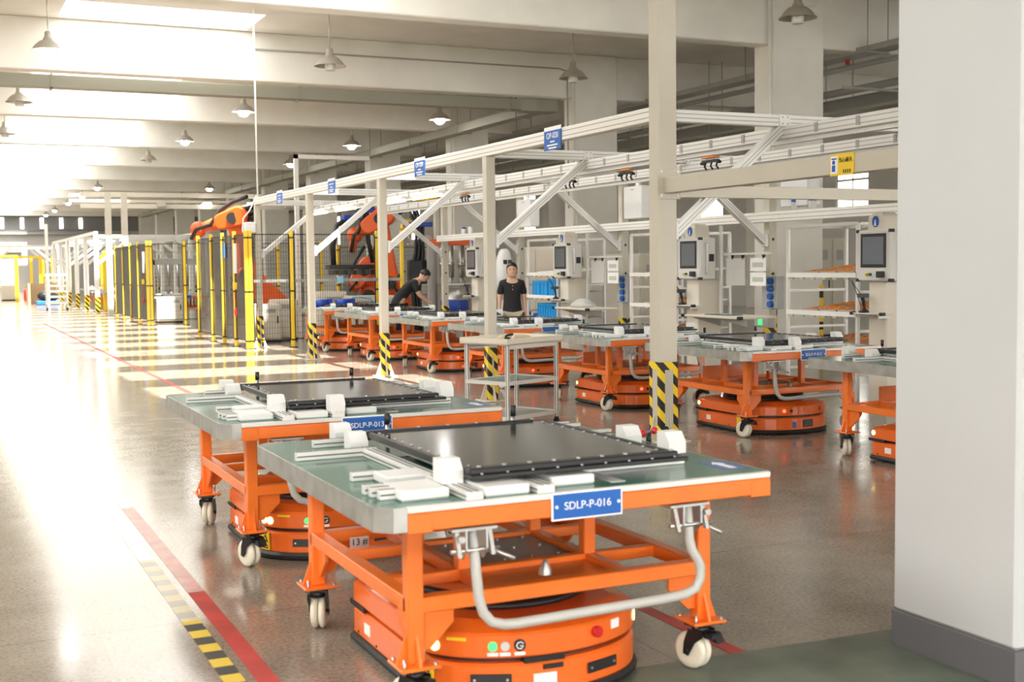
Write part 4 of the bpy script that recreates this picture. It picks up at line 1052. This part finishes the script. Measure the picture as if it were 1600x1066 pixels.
# ================================================================== ROBOTS
def capsule_arm(mb, p0, p1, r0, r1, side, t):
    """flat-sided tapered arm between two joints"""
    p0, p1, side = Vector(p0), Vector(p1), Vector(side).normalized(); d = (p1 - p0).normalized(); n = d.cross(side); rr = []
    for s_, k in ((-t, .8), (-t * .8, 1), (t * .8, 1), (t, .8)):
        ring = []
        for i in range(11): a = math.pi * (.5 + i / 10); ring.append(p0 + side * s_ + (d * math.cos(a) + n * math.sin(a)) * r0 * k)
        for i in range(11): a = math.pi * (-.5 + i / 10); ring.append(p1 + side * s_ + (d * math.cos(a) + n * math.sin(a)) * r1 * k)
        rr.append(ring)
    mb.rings(rr)
def robot(label, base, sh, el, wr, tip, side, zb=.25):
    """base xy, then shoulder, elbow, wrist, tool tip as world points"""
    t = thing('industrial_robot', label, 'robot', (base[0], base[1], 0), 0, 'orange industrial robots')
    o = Vector((base[0], base[1], 0)); q = lambda p: Vector(p) - o
    sh, el, wr, tip, side = q(sh), q(el), q(wr), q(tip), Vector(side).normalized()
    MB().box(-.42, .42, -.42, .42, 0, zb, b=.02).build('plinth', tray_grey, t)
    MB().lathe([(.34, zb), (.34, zb + .12), (.27, zb + .2), (.27, zb + .36), (.33, zb + .38), (.33, zb + .48), (.001, zb + .48)], n=24).build('base', robot_orange, t)
    c = MB(); capsule_arm(c, (0, 0, zb + .5), sh, .30, .25, side, .22); cc = c.build('carousel', robot_orange, t)
    MB().cyl(sh + side * .2, sh + side * .40, .15, n=18).build('motor', black, cc)
    a = MB(); capsule_arm(a, sh, el, .21, .17, side, .10); a.build('lower_arm', robot_orange, t)
    f = MB(); d = (wr - el).normalized()
    capsule_arm(f, el - d * .15, el + d * .32, .25, .20, side, .19)
    f.tube([el + d * .28, el + d * .6, wr], [.17, .145, .11], 14)
    fo = f.build('fore_arm', robot_orange, t)
    MB().cyl(el + side * .19, el + side * .22, .13, n=18).build('joint_cover', black, fo)
    m = MB(); up = d.cross(side).normalized()
    for k in (-1, 0, 1): m.cyl(el - d * .35 + up * .12 * k, el - d * .62 + up * .12 * k, .06, n=12)
    m.build('wrist_motor', black, fo)
    w = MB().ball(wr, .19, 14, 10).cyl(wr, tip, .11, .08, 14); w.build('wrist', robot_orange, t)
    up = up if up.z > 0 else -up
    MB().tube([el - d * .5 + up * .38, el - d * .1 + up * .36, el + d * .3 + up * .27, el + d * .6 + side * .2, wr + side * .2, tip + side * .12], .045, 8).build('hose_pack', black, t)
    return t, o
robot('orange robot reaching left above the tinted fence panels', (7.25, 28.55), (6.62, 28.5, 1.42), (6.30, 28.5, 2.76), (5.62, 29.2, 2.52), (5.50, 29.3, 2.3), (-.43, -.9, 0))
rb, o = robot('orange robot with black hoses behind the third frame post', (10.2, 28.2), (10.0, 28.2, 1.2), (9.75, 28.2, 2.75), (9.15, 28.35, 2.36), (9.05, 28.3, 1.95), (-.43, -.9, 0))
g = MB().box(-1.75, -.35, -.1, .3, 1.55, 1.66, b=.01)
for k in range(6): g.box(-1.65 + .22 * k, -1.57 + .22 * k, -.2, .4, 1.42, 1.54)
g.build('gripper', blackm, rb)
MB().tube([(-1.2, .1, 2.75), (-1.5, .1, 2.6), (-1.62, .1, 2.1), (-1.6, .1, 1.65)], .07, 8).tube([(-.5, .1, 2.95), (-.75, .1, 2.95), (-.72, .1, 2.2), (-.62, .1, 1.7)], .06, 8).build('gripper_hose', black, rb)
MB().box(-1.35, -.95, 0, .2, 2.72, 2.84, b=.01).box(-.9, -.5, 0, .2, 2.9, 3.0, b=.01).build('hose_clamp', blue_dark, rb)
robot('small orange robot of the glue cell, standing low behind the yellow posts', (10.05, 29.95), (10.05, 29.95, .88), (9.9, 29.85, 1.5), (9.72, 29.9, 1.25), (9.7, 29.9, 1.05), (-.43, -.9, 0), .05)

# ================================================================== CABINETS AND MACHINES
def cabinet(label, x, y, sx, sy, h, m=cream, face='front', group='beige control cabinets', nd=1):
    t = thing('control_cabinet', label, 'cabinet', (x, y, 0), 0, group)
    B(-sx / 2, sx / 2, -sy / 2, sy / 2, .06, h, b=.01).build('body', m, t); B(-sx / 2 + .02, sx / 2 - .02, -sy / 2 + .02, sy / 2 - .02, 0, .06).build('plinth', black, t)
    for i in range(nd):
        a, b = -sy / 2 + sy * i / nd + .02, -sy / 2 + sy * (i + 1) / nd - .02
        d = B(-sx / 2 - .02, -sx / 2, a, b, .1, h - .04, b=.004).build('door', m, t)
        B(-sx / 2 - .035, -sx / 2 - .02, b - .08, b - .05, h * .5, h * .5 + .16, b=.004).build('handle', black, d)
        a, b = -sx / 2 + sx * i / nd + .02, -sx / 2 + sx * (i + 1) / nd - .02
        d = B(a, b, -sy / 2 - .02, -sy / 2, .1, h - .04, b=.004).build('door', m, t)
        B(b - .08, b - .05, -sy / 2 - .035, -sy / 2 - .02, h * .5, h * .5 + .16, b=.004).build('handle', black, d)
        MB().box(a + .1, b - .1, -sy / 2 - .024, -sy / 2 - .019, h * .78, h * .88).build('vent', slot_m, d)
    return t
cabinet('beige cabinet behind the nearest rack', 14.6, 14.2, .7, 2.2, 1.95, cream, nd=2)
cabinet('beige cabinet behind the column with hazard tape', 17.2, 21.5, .8, 1.6, 2.1, beige, nd=2)
cabinet('beige cabinet behind the rack at the tall post', 12.6, 21.0, .7, 1.4, 1.8, beige)
cabinet('cream cabinet behind the blue bins', 12.4, 24.3, .8, 1.8, 2.0, cream, nd=2)
cabinet('grey beige cabinet far behind the woman', 13.2, 30.5, .8, 1.6, 1.9, beige)
cabinet('low beige box inside the near fence, by the end post', 6.45, 26.4, .55, .7, .82, cream)
cabinet('low beige box inside the near fence, farther one', 7.0, 26.9, .5, .6, .9, cream)
cabinet('low beige box inside the far mesh fence', 6.3, 37.6, .75, .6, .78, cream)
cabinet('tall cream cabinet behind the wire mesh fence', 8.2, 27.3, .6, .6, 1.05, cream)
cabinet('long cream machine base behind the wire mesh', 8.9, 26.6, 1.0, .6, .95, cream)
cabinet('grey cabinet at the right end of the fence', 11.9, 28.4, .8, .9, 2.0, beige)
dr = thing('pump_station', 'drum pump with a steel drum and blue band, beside the standing woman', 'machine', (10.62, 25.7, 0))
MB().box(-.5, .5, -.4, .4, 0, .22, b=.01).build('base', tray_grey, dr)
MB().lathe([(.001, .22), (.31, .22), (.32, .25), (.31, .26), (.31, .54), (.32, .55), (.31, .56), (.31, .84), (.32, .85), (.31, .86), (.31, 1.12), (.325, 1.14), (.001, 1.15)], n=28).build('drum', steel, dr)
MB().lathe([(.314, .60), (.318, .61), (.318, .82), (.314, .83)], n=28).build('band', blue_dark, dr, label='dark blue band')
for x, y in ((-.12, -.1), (.12, -.1), (0, .12), (-.25, .1), (.25, .1)):
    MB().cyl((x, y, 1.35), (x, y, 2.06), .045, n=12).cyl((x, y, 1.15), (x, y, 1.35), .025, n=8).cyl((x, y, 1.6), (x, y, 1.68), .06, n=12).build('cylinder', steel, dr)
B(-.62, .62, -.08, .08, 2.06, 2.2, b=.01).build('cross_beam', robot_orange, dr); B(-.30, .30, -.28, .28, 1.16, 1.22, b=.01).build('follower_plate', steel, dr)
for x in (-.5, .5): B(x - .04, x + .04, .2, .28, .2, 2.3).build('column', tray_grey, dr)
hz = thing('hose_bundle', 'bundle of black hoses with blue clamps between the robot and the drum', 'hoses', (9.95, 26.2, 0))
for i in range(6):
    dx = .07 * (i % 3) - .07; dy = .08 * (i // 3)
    MB().tube([(dx - .1, dy, 2.75 + .05 * i), (dx + .06, dy, 2.5), (dx + .02 * i, dy, 1.9), (dx - .12 + .03 * i, dy, 1.4), (dx - .05, dy, .9), (dx, dy, .3), (dx, dy, .02)], .036, 8).build('hose', black, hz)
B(-.3, .35, -.05, .18, 2.5, 2.6, b=.01).build('clamp', blue_dark, hz); B(-.22, .2, -.06, .16, 1.2, 1.75, b=.03).build('valve_block', blackm, hz)
MB().tube([(-.3, .1, 1.5), (-.6, .1, 1.25), (-.5, .1, 1.05), (-.2, .1, 1.1)], .035, 8).build('hose', black, hz)
MB().cyl((.42, .1, 0), (.42, .1, 2.0), .07, n=12).build('grey_post', tray_grey, hz)
hk = thing('lifting_hook', 'yellow crane hook block hanging above the hoses', 'hook', (10.1, 27.2, 2.35))
MB().prism([(-.12, .35), (.12, .35), (.18, .15), (.05, 0), (-.05, 0), (-.18, .15)], 1, -.08, .08).build('block', yellow, hk); MB().tube([(0, 0, 0), (.0, 0, -.08), (.09, 0, -.16), (.05, 0, -.25), (-.06, 0, -.23)], .02, 8).build('hook', steel, hk)
MB().cyl((-.06, 0, .35), (-.06, 0, .78), .008, n=6).cyl((.06, 0, .35), (.06, 0, .78), .008, n=6).build('cable', steel, hk)['kind'] = 'stuff'
B(-.15, .75, -.05, .05, .78, .9, b=.01).build('jib_arm', yellow, hk); B(.65, .77, -.06, .06, -2.35, .78, b=.01).build('jib_post', beige, hk)
wm = thing('white_instrument', 'white rounded instrument with dark windows behind the woman', 'machine', (9.45, 20.45, 0))
MB().rings([[(sx * .14 * s, sy * .14 * s, z) for sx, sy in ((-1, -.6), (-.6, -1), (.6, -1), (1, -.6), (1, .6), (.6, 1), (-.6, 1), (-1, .6))] for z, s in ((1.0, 1), (1.62, 1), (1.74, .85), (1.86, .6), (1.9, .3))]).build('housing', white_pl, wm)
B(-.1, .1, -.1, .1, 0, 1.0).build('stand', cream, wm)
for x in (-.08, .08): B(x * .6 - .035, x * .6 + .035, -.146, -.13, 1.62, 1.70).build('window', black, wm)
bp_ = thing('blue_hose_coil', 'dark blue pumps with a light blue hose, set down on the last cart', 'hoses', (6.95, 23.5, .80))
for x in (-.1, .35): MB().cyl((x - .12, 0, .08), (x + .16, 0, .10), .08, n=14).box(x + .16, x + .24, -.06, .06, .02, .18, b=.01).build('pump', blue_dark, bp_)
MB().tube([(.4, .05, .05), (.5, .05, .16), (.7, .05, .2), (.95, .0, .16), (1.0, 0, .05)], .012, 6).build('hose', blue_bin, bp_)

# ================================================================== PEOPLE
def skinned(name, pts, edges, m, parent, rootv=0, sub=2, label=None):
    """one continuous body grown over a skeleton: pts = [(co, radius)]"""
    me = bpy.data.meshes.new(name); bm = bmesh.new(); lay = bm.verts.layers.skin.verify()
    vs = []
    for i, (co, r) in enumerate(pts):
        v = bm.verts.new(co); rx, ry = r if isinstance(r, tuple) else (r, r); v[lay].radius = (rx, ry); v[lay].use_root = (i == rootv); vs.append(v)
    for a, b in edges: bm.edges.new((vs[a], vs[b]))
    bm.to_mesh(me); bm.free()
    o = bpy.data.objects.new(name + '_skeleton', me); COL.objects.link(o)
    sk = o.modifiers.new('skin', 'SKIN'); sk.use_smooth_shade = True
    s2 = o.modifiers.new('sub', 'SUBSURF'); s2.levels = s2.render_levels = sub
    dg = bpy.context.evaluated_depsgraph_get(); dg.update()
    m2 = bpy.data.meshes.new_from_object(o.evaluated_get(dg)); bpy.data.objects.remove(o)
    m2.materials.clear(); m2.materials.append(m)
    for p in m2.polygons: p.use_smooth = True
    o = bpy.data.objects.new(name, m2); COL.objects.link(o); o.parent = parent
    if label: o['label'] = label
    return o
def head(parent, c, tilt, long_hair, yaw=0.0):
    """head centre c; front is -y; tilt about x"""
    h = MB(); rr = []
    for z, rx, ry, yo in ((-.135, .045, .05, .02), (-.115, .058, .066, -.012), (-.095, .066, .082, -.012), (-.06, .074, .092, -.006), (-.02, .079, .096, .0), (.02, .081, .099, .003), (.06, .077, .096, .006), (.09, .062, .080, .008), (.112, .036, .05, .008), (.118, .01, .015, .008)):
        rr.append([(rx * math.cos(2 * math.pi * i / 20), yo + ry * math.sin(2 * math.pi * i / 20), z) for i in range(20)])
    h.rings(rr)
    h.prism([(-.092, .012), (-.118, -.03), (-.112, -.036), (-.088, -.036)], 0, -.013, .013)            # nose
    for sx in (-1, 1): h.ball((sx * .081, .012, -.015), (.012, .022, .032), 8, 6)
    rot = (tilt, 0, yaw)
    ho = h.build('head', skin, parent, c, rot)
    for sx in (-1, 1):
        MB().ball((sx * .031, -.089, .0), (.013, .008, .006), 8, 6).build('eye', black_ink, ho)
        MB().box(sx * .031 - .018, sx * .031 + .018, -.098, -.092, .020, .026, b=.002).build('eyebrow', hair, ho)
    MB().ball((0, -.088, -.068), (.022, .008, .007), 10, 6).build('mouth', lip, ho)
    hr = []
    for z, rx, ry, yo in ((-.10, .060, .075, .02), (-.06, .083, .102, .006), (-.02, .089, .106, .006), (.02, .091, .109, .006), (.055, .088, .107, .006), (.075, .081, .100, .006), (.098, .066, .083, .008), (.12, .042, .055, .008), (.13, .01, .015, .008)):
        if not long_hair and z < -.05: continue
        lim = -.005 if z < .0 else (-.03 if z < .05 else (-.075 if z < .07 else -1))
        hr.append([(rx * math.cos(2 * math.pi * i / 28), max(lim, yo + ry * math.sin(2 * math.pi * i / 28)), z) for i in range(28)])
    hb = MB().rings(hr)
    if long_hair: hb.ball((0, .115, -.02), (.045, .045, .05), 12, 8)
    hb.build('hair', hair, ho)
    return ho
def fingers(pts, edges, wrist_i, w, d, side, sc=1.0):
    """palm and five fingers added to a skeleton; d = hand direction, side = thumb side"""
    w, d, side = Vector(w), Vector(d).normalized(), Vector(side).normalized(); n = d.cross(side).normalized()
    k = len(pts); pts.append((tuple(w + d * .05), (.022, .034))); edges.append((wrist_i, k))
    palm = k
    for i, (off, ln) in enumerate(((-.027, .062), (-.009, .075), (.010, .080), (.028, .070))):
        a = len(pts); b0 = w + d * .075 + side * off
        pts.append((tuple(b0), .009)); edges.append((palm, a))
        pts.append((tuple(b0 + d * ln * .55 + n * .008), .008)); edges.append((a, a + 1)); pts.append((tuple(b0 + d * ln * .9 + n * .025), .007)); edges.append((a + 1, a + 2))
    a = len(pts); pts.append((tuple(w + d * .045 + side * .042), .011)); edges.append((palm, a)); pts.append((tuple(w + d * .085 + side * .055 + n * .01), .009)); edges.append((a, a + 1))
# standing woman
wo = thing('person', 'woman in a black polo shirt standing behind the carts, looking at the camera', 'person', (8.66, 18.45, 0), R_(-20))
P = [((0, 0, .90), (.15, .105)), ((0, 0, 1.05), (.125, .09)), ((0, .0, 1.22), (.145, .10)), ((0, .01, 1.33), (.11, .075)), ((0, .01, 1.40), .048), ((0, 0, 1.46), .048)]
E_ = [(0, 1), (1, 2), (2, 3), (3, 4), (4, 5)]
for sx in (-1, 1):
    k = len(P); P += [((sx * .155, .015, 1.30), .052), ((sx * .205, .03, 1.06), .040), ((sx * .215, -.02, .84), .027)]; E_ += [(3, k), (k, k + 1), (k + 1, k + 2)]
    fingers(P, E_, k + 2, (sx * .215, -.02, .84), (0, -.06, -1), (-sx * .2, -1, 0))
    k = len(P); P += [((sx * .085, 0, .82), .085), ((sx * .09, -.01, .47), .058), ((sx * .09, .01, .09), .04), ((sx * .095, -.13, .035), .03)]; E_ += [(0, k), (k, k + 1), (k + 1, k + 2), (k + 2, k + 3)]
skinned('body', P, E_, skin, wo)
skinned('polo_shirt', [((0, 0, .64), (.20, .15)), ((0, 0, .80), (.185, .135)), ((0, 0, 1.03), (.148, .108)), ((0, 0, 1.20), (.165, .118)), ((0, .01, 1.325), (.125, .085)), ((0, .01, 1.395), .058), ((-.16, .015, 1.30), .068), ((-.205, .03, 1.10), .062), ((.16, .015, 1.30), .068), ((.205, .03, 1.10), .062)],
        [(0, 1), (1, 2), (2, 3), (3, 4), (4, 5), (4, 6), (6, 7), (4, 8), (8, 9)], shirt, wo)
MB().ball((0, -.125, 1.26), .006, 8, 6).ball((0, -.128, 1.20), .006, 8, 6).build('button', white_ink, wo)
skinned('trousers', [((0, 0, .86), (.165, .12)), ((-.085, 0, .78), .098), ((-.09, -.01, .47), .075), ((-.09, .01, .10), .06), ((.085, 0, .78), .098), ((.09, -.01, .47), .075), ((.09, .01, .10), .06)], [(0, 1), (1, 2), (2, 3), (0, 4), (4, 5), (5, 6)], trous, wo)
for sx in (-1, 1): MB().rings([[(sx * .092 + .045 * math.cos(2 * math.pi * i / 14) * s, -.05 + .135 * math.sin(2 * math.pi * i / 14) * s, z) for i in range(14)] for z, s in ((0, 1), (.03, 1.02), (.07, .8), (.09, .5))]).build('shoe', black, wo)
head(wo, (0, -.012, 1.525), R_(2), True, R_(-6))
# bending man
ma = thing('person', 'man in a black T-shirt bending over the last cart of the row', 'person', (8.40, 23.25, 0), R_(65))
P = [((0, 0, .90), (.15, .11)), ((0, -.09, 1.06), (.14, .10)), ((0, -.25, 1.22), (.155, .105)), ((0, -.36, 1.30), (.11, .08)), ((0, -.43, 1.34), .055), ((0, -.48, 1.36), .052)]
E_ = [(0, 1), (1, 2), (2, 3), (3, 4), (4, 5)]
for sx in (-1, 1):
    k = len(P); P += [((sx * .175, -.33, 1.26), .058), ((sx * .20, -.42, 1.03), .044), ((sx * .13, -.58, .90), .030)]; E_ += [(3, k), (k, k + 1), (k + 1, k + 2)]
    fingers(P, E_, k + 2, (sx * .13, -.58, .90), (-sx * .2, -.8, -.35), (-sx, -.2, 0))
    k = len(P); P += [((sx * .095, .0, .82), .095), ((sx * .10, -.03, .47), .065), ((sx * .10, .03, .09), .045), ((sx * .105, -.12, .035), .033)]; E_ += [(0, k), (k, k + 1), (k + 1, k + 2), (k + 2, k + 3)]
skinned('body', P, E_, skin, ma)
skinned('t_shirt', [((0, .05, .74), (.21, .165)), ((0, .02, .90), (.185, .145)), ((0, -.09, 1.06), (.165, .125)), ((0, -.24, 1.215), (.18, .125)), ((0, -.355, 1.295), (.13, .095)), ((0, -.415, 1.33), .07), ((-.175, -.33, 1.26), .075), ((-.20, -.40, 1.08), .068), ((.175, -.33, 1.26), .075), ((.20, -.40, 1.08), .068)],
        [(0, 1), (1, 2), (2, 3), (3, 4), (4, 5), (4, 6), (6, 7), (4, 8), (8, 9)], shirt, ma)
skinned('trousers', [((0, 0, .86), (.175, .135)), ((-.095, 0, .78), .108), ((-.10, -.03, .47), .082), ((-.10, .03, .10), .065), ((.095, 0, .78), .108), ((.10, -.03, .47), .082), ((.10, .03, .10), .065)], [(0, 1), (1, 2), (2, 3), (0, 4), (4, 5), (5, 6)], trous_d, ma)
MB().prism([(-.14, .86), (-.02, .84), (-.02, .92), (-.12, .95)], 0, .16, .185).build('red_cloth', red, ma, label='red cloth at the hip')
for sx in (-1, 1): MB().rings([[(sx * .10 + .05 * math.cos(2 * math.pi * i / 14) * s, -.03 + .145 * math.sin(2 * math.pi * i / 14) * s, z) for i in range(14)] for z, s in ((0, 1), (.03, 1.02), (.07, .8), (.09, .5))]).build('shoe', black, ma)
head(ma, (0, -.53, 1.42), R_(42), False)

# ================================================================== FAR END OF THE HALL
tg_ = thing('tall_gantry', 'tall cream gantry with flood lights beyond the far fence', 'frame', (5.55, 45, 0))
for x in (0, .55): B(x - .1, x + .1, -.1, .1, 0, 4.3).build('post', beige, tg_)
for z in (4.15, 3.75): B(-.9, 7.2, -.08, .08, z, z + .16).build('top_beam', cream, tg_)
for z in (4.2, 4.0): B(-1.2, 7.0, .8, .9, z, z + .1).build('cross_beam', cream, tg_)
B(7.0, 7.2, -.1, .1, 0, 4.3).build('post', beige, tg_)
for x in (1.8, 3.4, 5.0, 6.4): MB().box(x - .15, x + .15, -.3, -.12, 3.8, 3.98, b=.02).build('flood_light', tube_m if x in (3.4, 5.0) else lamp_metal, tg_)
far_lb = ['nearest', 'second', 'third', 'fourth', 'fifth', 'sixth']
for i, y in enumerate((47.5, 51.0, 54.5, 58, 61.5, 65)):
    t = thing('gantry', 'white frame of the far line, %s from the tall gantry' % far_lb[i], 'frame', (5.4, y, 0), 0, 'white frames of the far line')
    B(-.08, .08, -.08, .08, 0, 2.9).build('post', white_paint, t); B(4.0, 4.15, -.08, .08, 0, 2.9).build('post', white_paint, t)
    B(.08, 4.0, -.06, .06, 2.78, 2.9).build('crossbar', alu, t); MB().bar((.08, 0, 1.85), (1.3, 0, 2.8), .11, .11, (0, 1, 0)).build('brace', alu, t); MB().bar((2.8, 0, 2.8), (4.0, 0, 1.85), .11, .11, (0, 1, 0)).build('brace', alu, t)
    B(-.085, .085, -.085, .085, .03, .62).build('hazard_tape', hazard, t); B(-.18, .18, -.18, .18, 0, .015).build('post_foot', white_paint, t)
r_ = thing('top_rail', 'white top rail over the far line of frames', 'rail', (5.4, 47.5, 2.9)); B(-.07, .07, -.1, 17.6, 0, .12).build('beam', white_paint, r_); B(3.9, 4.05, -.1, 17.6, 0, .12).build('beam', white_paint, r_)
tp = thing('tube_light', 'row of lit tubes under the far top rail', 'light', (6.6, 47.5, 2.75)); 
for k in range(5): B(-.05, .05, .5 + 3.4 * k, 2.2 + 3.4 * k, -.02, .02).build('tube', tube_m, tp)
for i, y in enumerate((70, 74, 78)):
    t = thing('gantry', ('white frame at far left, nearest', 'white frame at far left, middle one', 'white frame at far left, farthest')[i], 'frame', (2.4, y, 0), 0, 'white frames at far left')
    B(-.08, .08, -.08, .08, 0, 2.95).build('post', white_paint, t); B(3.9, 4.06, -.08, .08, 0, 2.95).build('post', white_paint, t); B(-3.0, 4.0, -.06, .06, 2.83, 2.95).build('crossbar', alu, t)
    MB().bar((.08, 0, 1.85), (1.3, 0, 2.8), .11, .11, (0, 1, 0)).build('brace', alu, t); MB().bar((2.8, 0, 2.8), (3.9, 0, 1.85), .11, .11, (0, 1, 0)).build('brace', alu, t)
for i, (x, y) in enumerate(((2.6, 69), (4.05, 72.5))):
    t = thing('yellow_portal', ('yellow portal frame at the far left edge', 'yellow portal frame left of the pallet box')[i], 'frame', (x, y, 0), 0, 'yellow portal frames')
    for xx in (0, 1.25): B(xx - .09, xx + .09, -.09, .09, 0, 2.35).build('post', yellow, t)
    B(-.09, 1.34, -.08, .08, 2.3, 2.42).build('top_bar', yellow, t)
for i, (x, y) in enumerate(((5.05, 76), (5.9, 79), (5.6, 68.5), (6.2, 66.2), (5.9, 49.3), (6.2, 52.6))):
    t = tag(B(-.08, .08, -.08, .08, 0, 2.3, b=.01).build('fence_post', yellow, None, (x, y, 0)), ('yellow post far left, behind the pallet box', 'yellow post far behind the white rack', 'yellow post beside the white rack', 'second yellow post beside the white rack', 'yellow post inside the far line, nearer', 'yellow post inside the far line, farther')[i], 'post')
cabinet('cream cabinet between the far yellow posts', 3.55, 71.5, .7, .7, 2.0, cream, group='far cabinets')
ex = thing('fire_extinguisher', 'red extinguisher stand by the far yellow posts', 'extinguisher', (4.35, 70.0, 0)); MB().lathe([(.001, 0), (.12, 0), (.12, .5), (.06, .62), (.03, .7), (.001, .7)], n=16).build('bottle', red, ex); B(-.03, .1, -.03, .03, .7, .76).build('valve', black, ex)
pb = thing('pallet_crate', 'wooden crate side with black bags on a blue pallet at far left', 'crate', (4.55, 62.0, 0))
B(-.65, -.55, -.7, .7, 0, 1.0).build('side_board', wood, pb); B(-.55, .7, .6, .7, 0, 1.0).build('back_board', wood, pb)
B(-.3, .75, -.8, -.1, 0.02, .18, b=.02).build('pallet', blue_pallet, pb)
tag(MB().ball((0, 0, .22), (.42, .32, .24), 12, 8).ball((.25, .05, .18), (.3, .25, .2), 10, 6).build('black_bag', black, None, (4.72, 61.55, .19)), 'black bags lying on the blue pallet at far left', 'bag')
wr_ = thing('rack_trolley', 'white slatted rack trolley in front of the far line', 'trolley', (4.05, 52.4, 0))
for x in (0, .75):
    for y in (0, .5): B(x - .035, x + .035, y - .035, y + .035, .1, 1.45).build('upright', white_paint, wr_); MB().cyl((x - .02, y, .05), (x + .02, y, .05), .05, n=12).build('wheel', black, wr_)
for z in (.25, .5, .72, .94, 1.16, 1.38): B(-.04, .79, -.05, .55, z, z + .09).build('shelf', white_paint, wr_)
pl_ = tag(B(-.06, .06, -.06, .06, 0, 3.6).build('white_pole', white_paint, None, (4.4, 56.5, 0)), 'white pole rising behind the white rack trolley', 'pole')
# carts inside the far cells
fc = [(7.0, 39.2, 'orange cart inside the far mesh fence cell'), (6.6, 49.4, 'orange cart in the far line, nearer one'), (6.6, 53.0, 'orange cart in the far line, middle one'), (6.6, 56.6, 'orange cart in the far line, farther one')]
for x, y, lb in fc: copy_tree(cart0, (x, y, 0), lb)
for o in list(bpy.data.objects):
    if o.parent and o.name.startswith(('lettering', 'number_tag')):
        r = o
        while r.parent: r = r.parent
        if r['label'] in [f[2] for f in fc]:
            for c_ in list(o.children): bpy.data.objects.remove(c_)
            bpy.data.objects.remove(o)
mr = thing('handling_unit', 'grey handling machine with chrome cylinders inside the far cell', 'machine', (7.2, 41.2, 0))
B(-.8, .8, -.1, .1, 1.75, 1.95).build('beam', tray_grey, mr)
for k in range(5): MB().cyl((-.6 + .3 * k, -.12, 1.05), (-.6 + .3 * k, -.12, 1.75), .05, n=10).build('cylinder', steel, mr)
for x in (-.8, .8): B(x - .08, x + .08, -.1, .1, 0, 1.9).build('column', cream, mr)

for x, y, lb, c_ in ((9.835, 12.55, 'left jar with a blue lid on the head height beam', blue_plate), (9.835, 12.2, 'right jar with a blue lid on the head height beam', blue_plate),
                     (9.835, 22.9, 'small white can on the far end of the head height beam', white_pl), (9.835, 23.25, 'white and blue can on the far end of the head height beam', blue_dark)):
    t = thing('jar', lb, 'jar', (x, y, 2.25), 0, 'jars on the head height beam')
    MB().lathe([(.001, 0), (.045, 0), (.048, .01), (.048, .10), (.04, .115), (.001, .115)], n=16).build('body', clear_pl if c_ == blue_plate else white_pl, t); MB().lathe([(.043, .10), (.046, .105), (.046, .135), (.001, .138)], n=16).build('lid', c_, t)
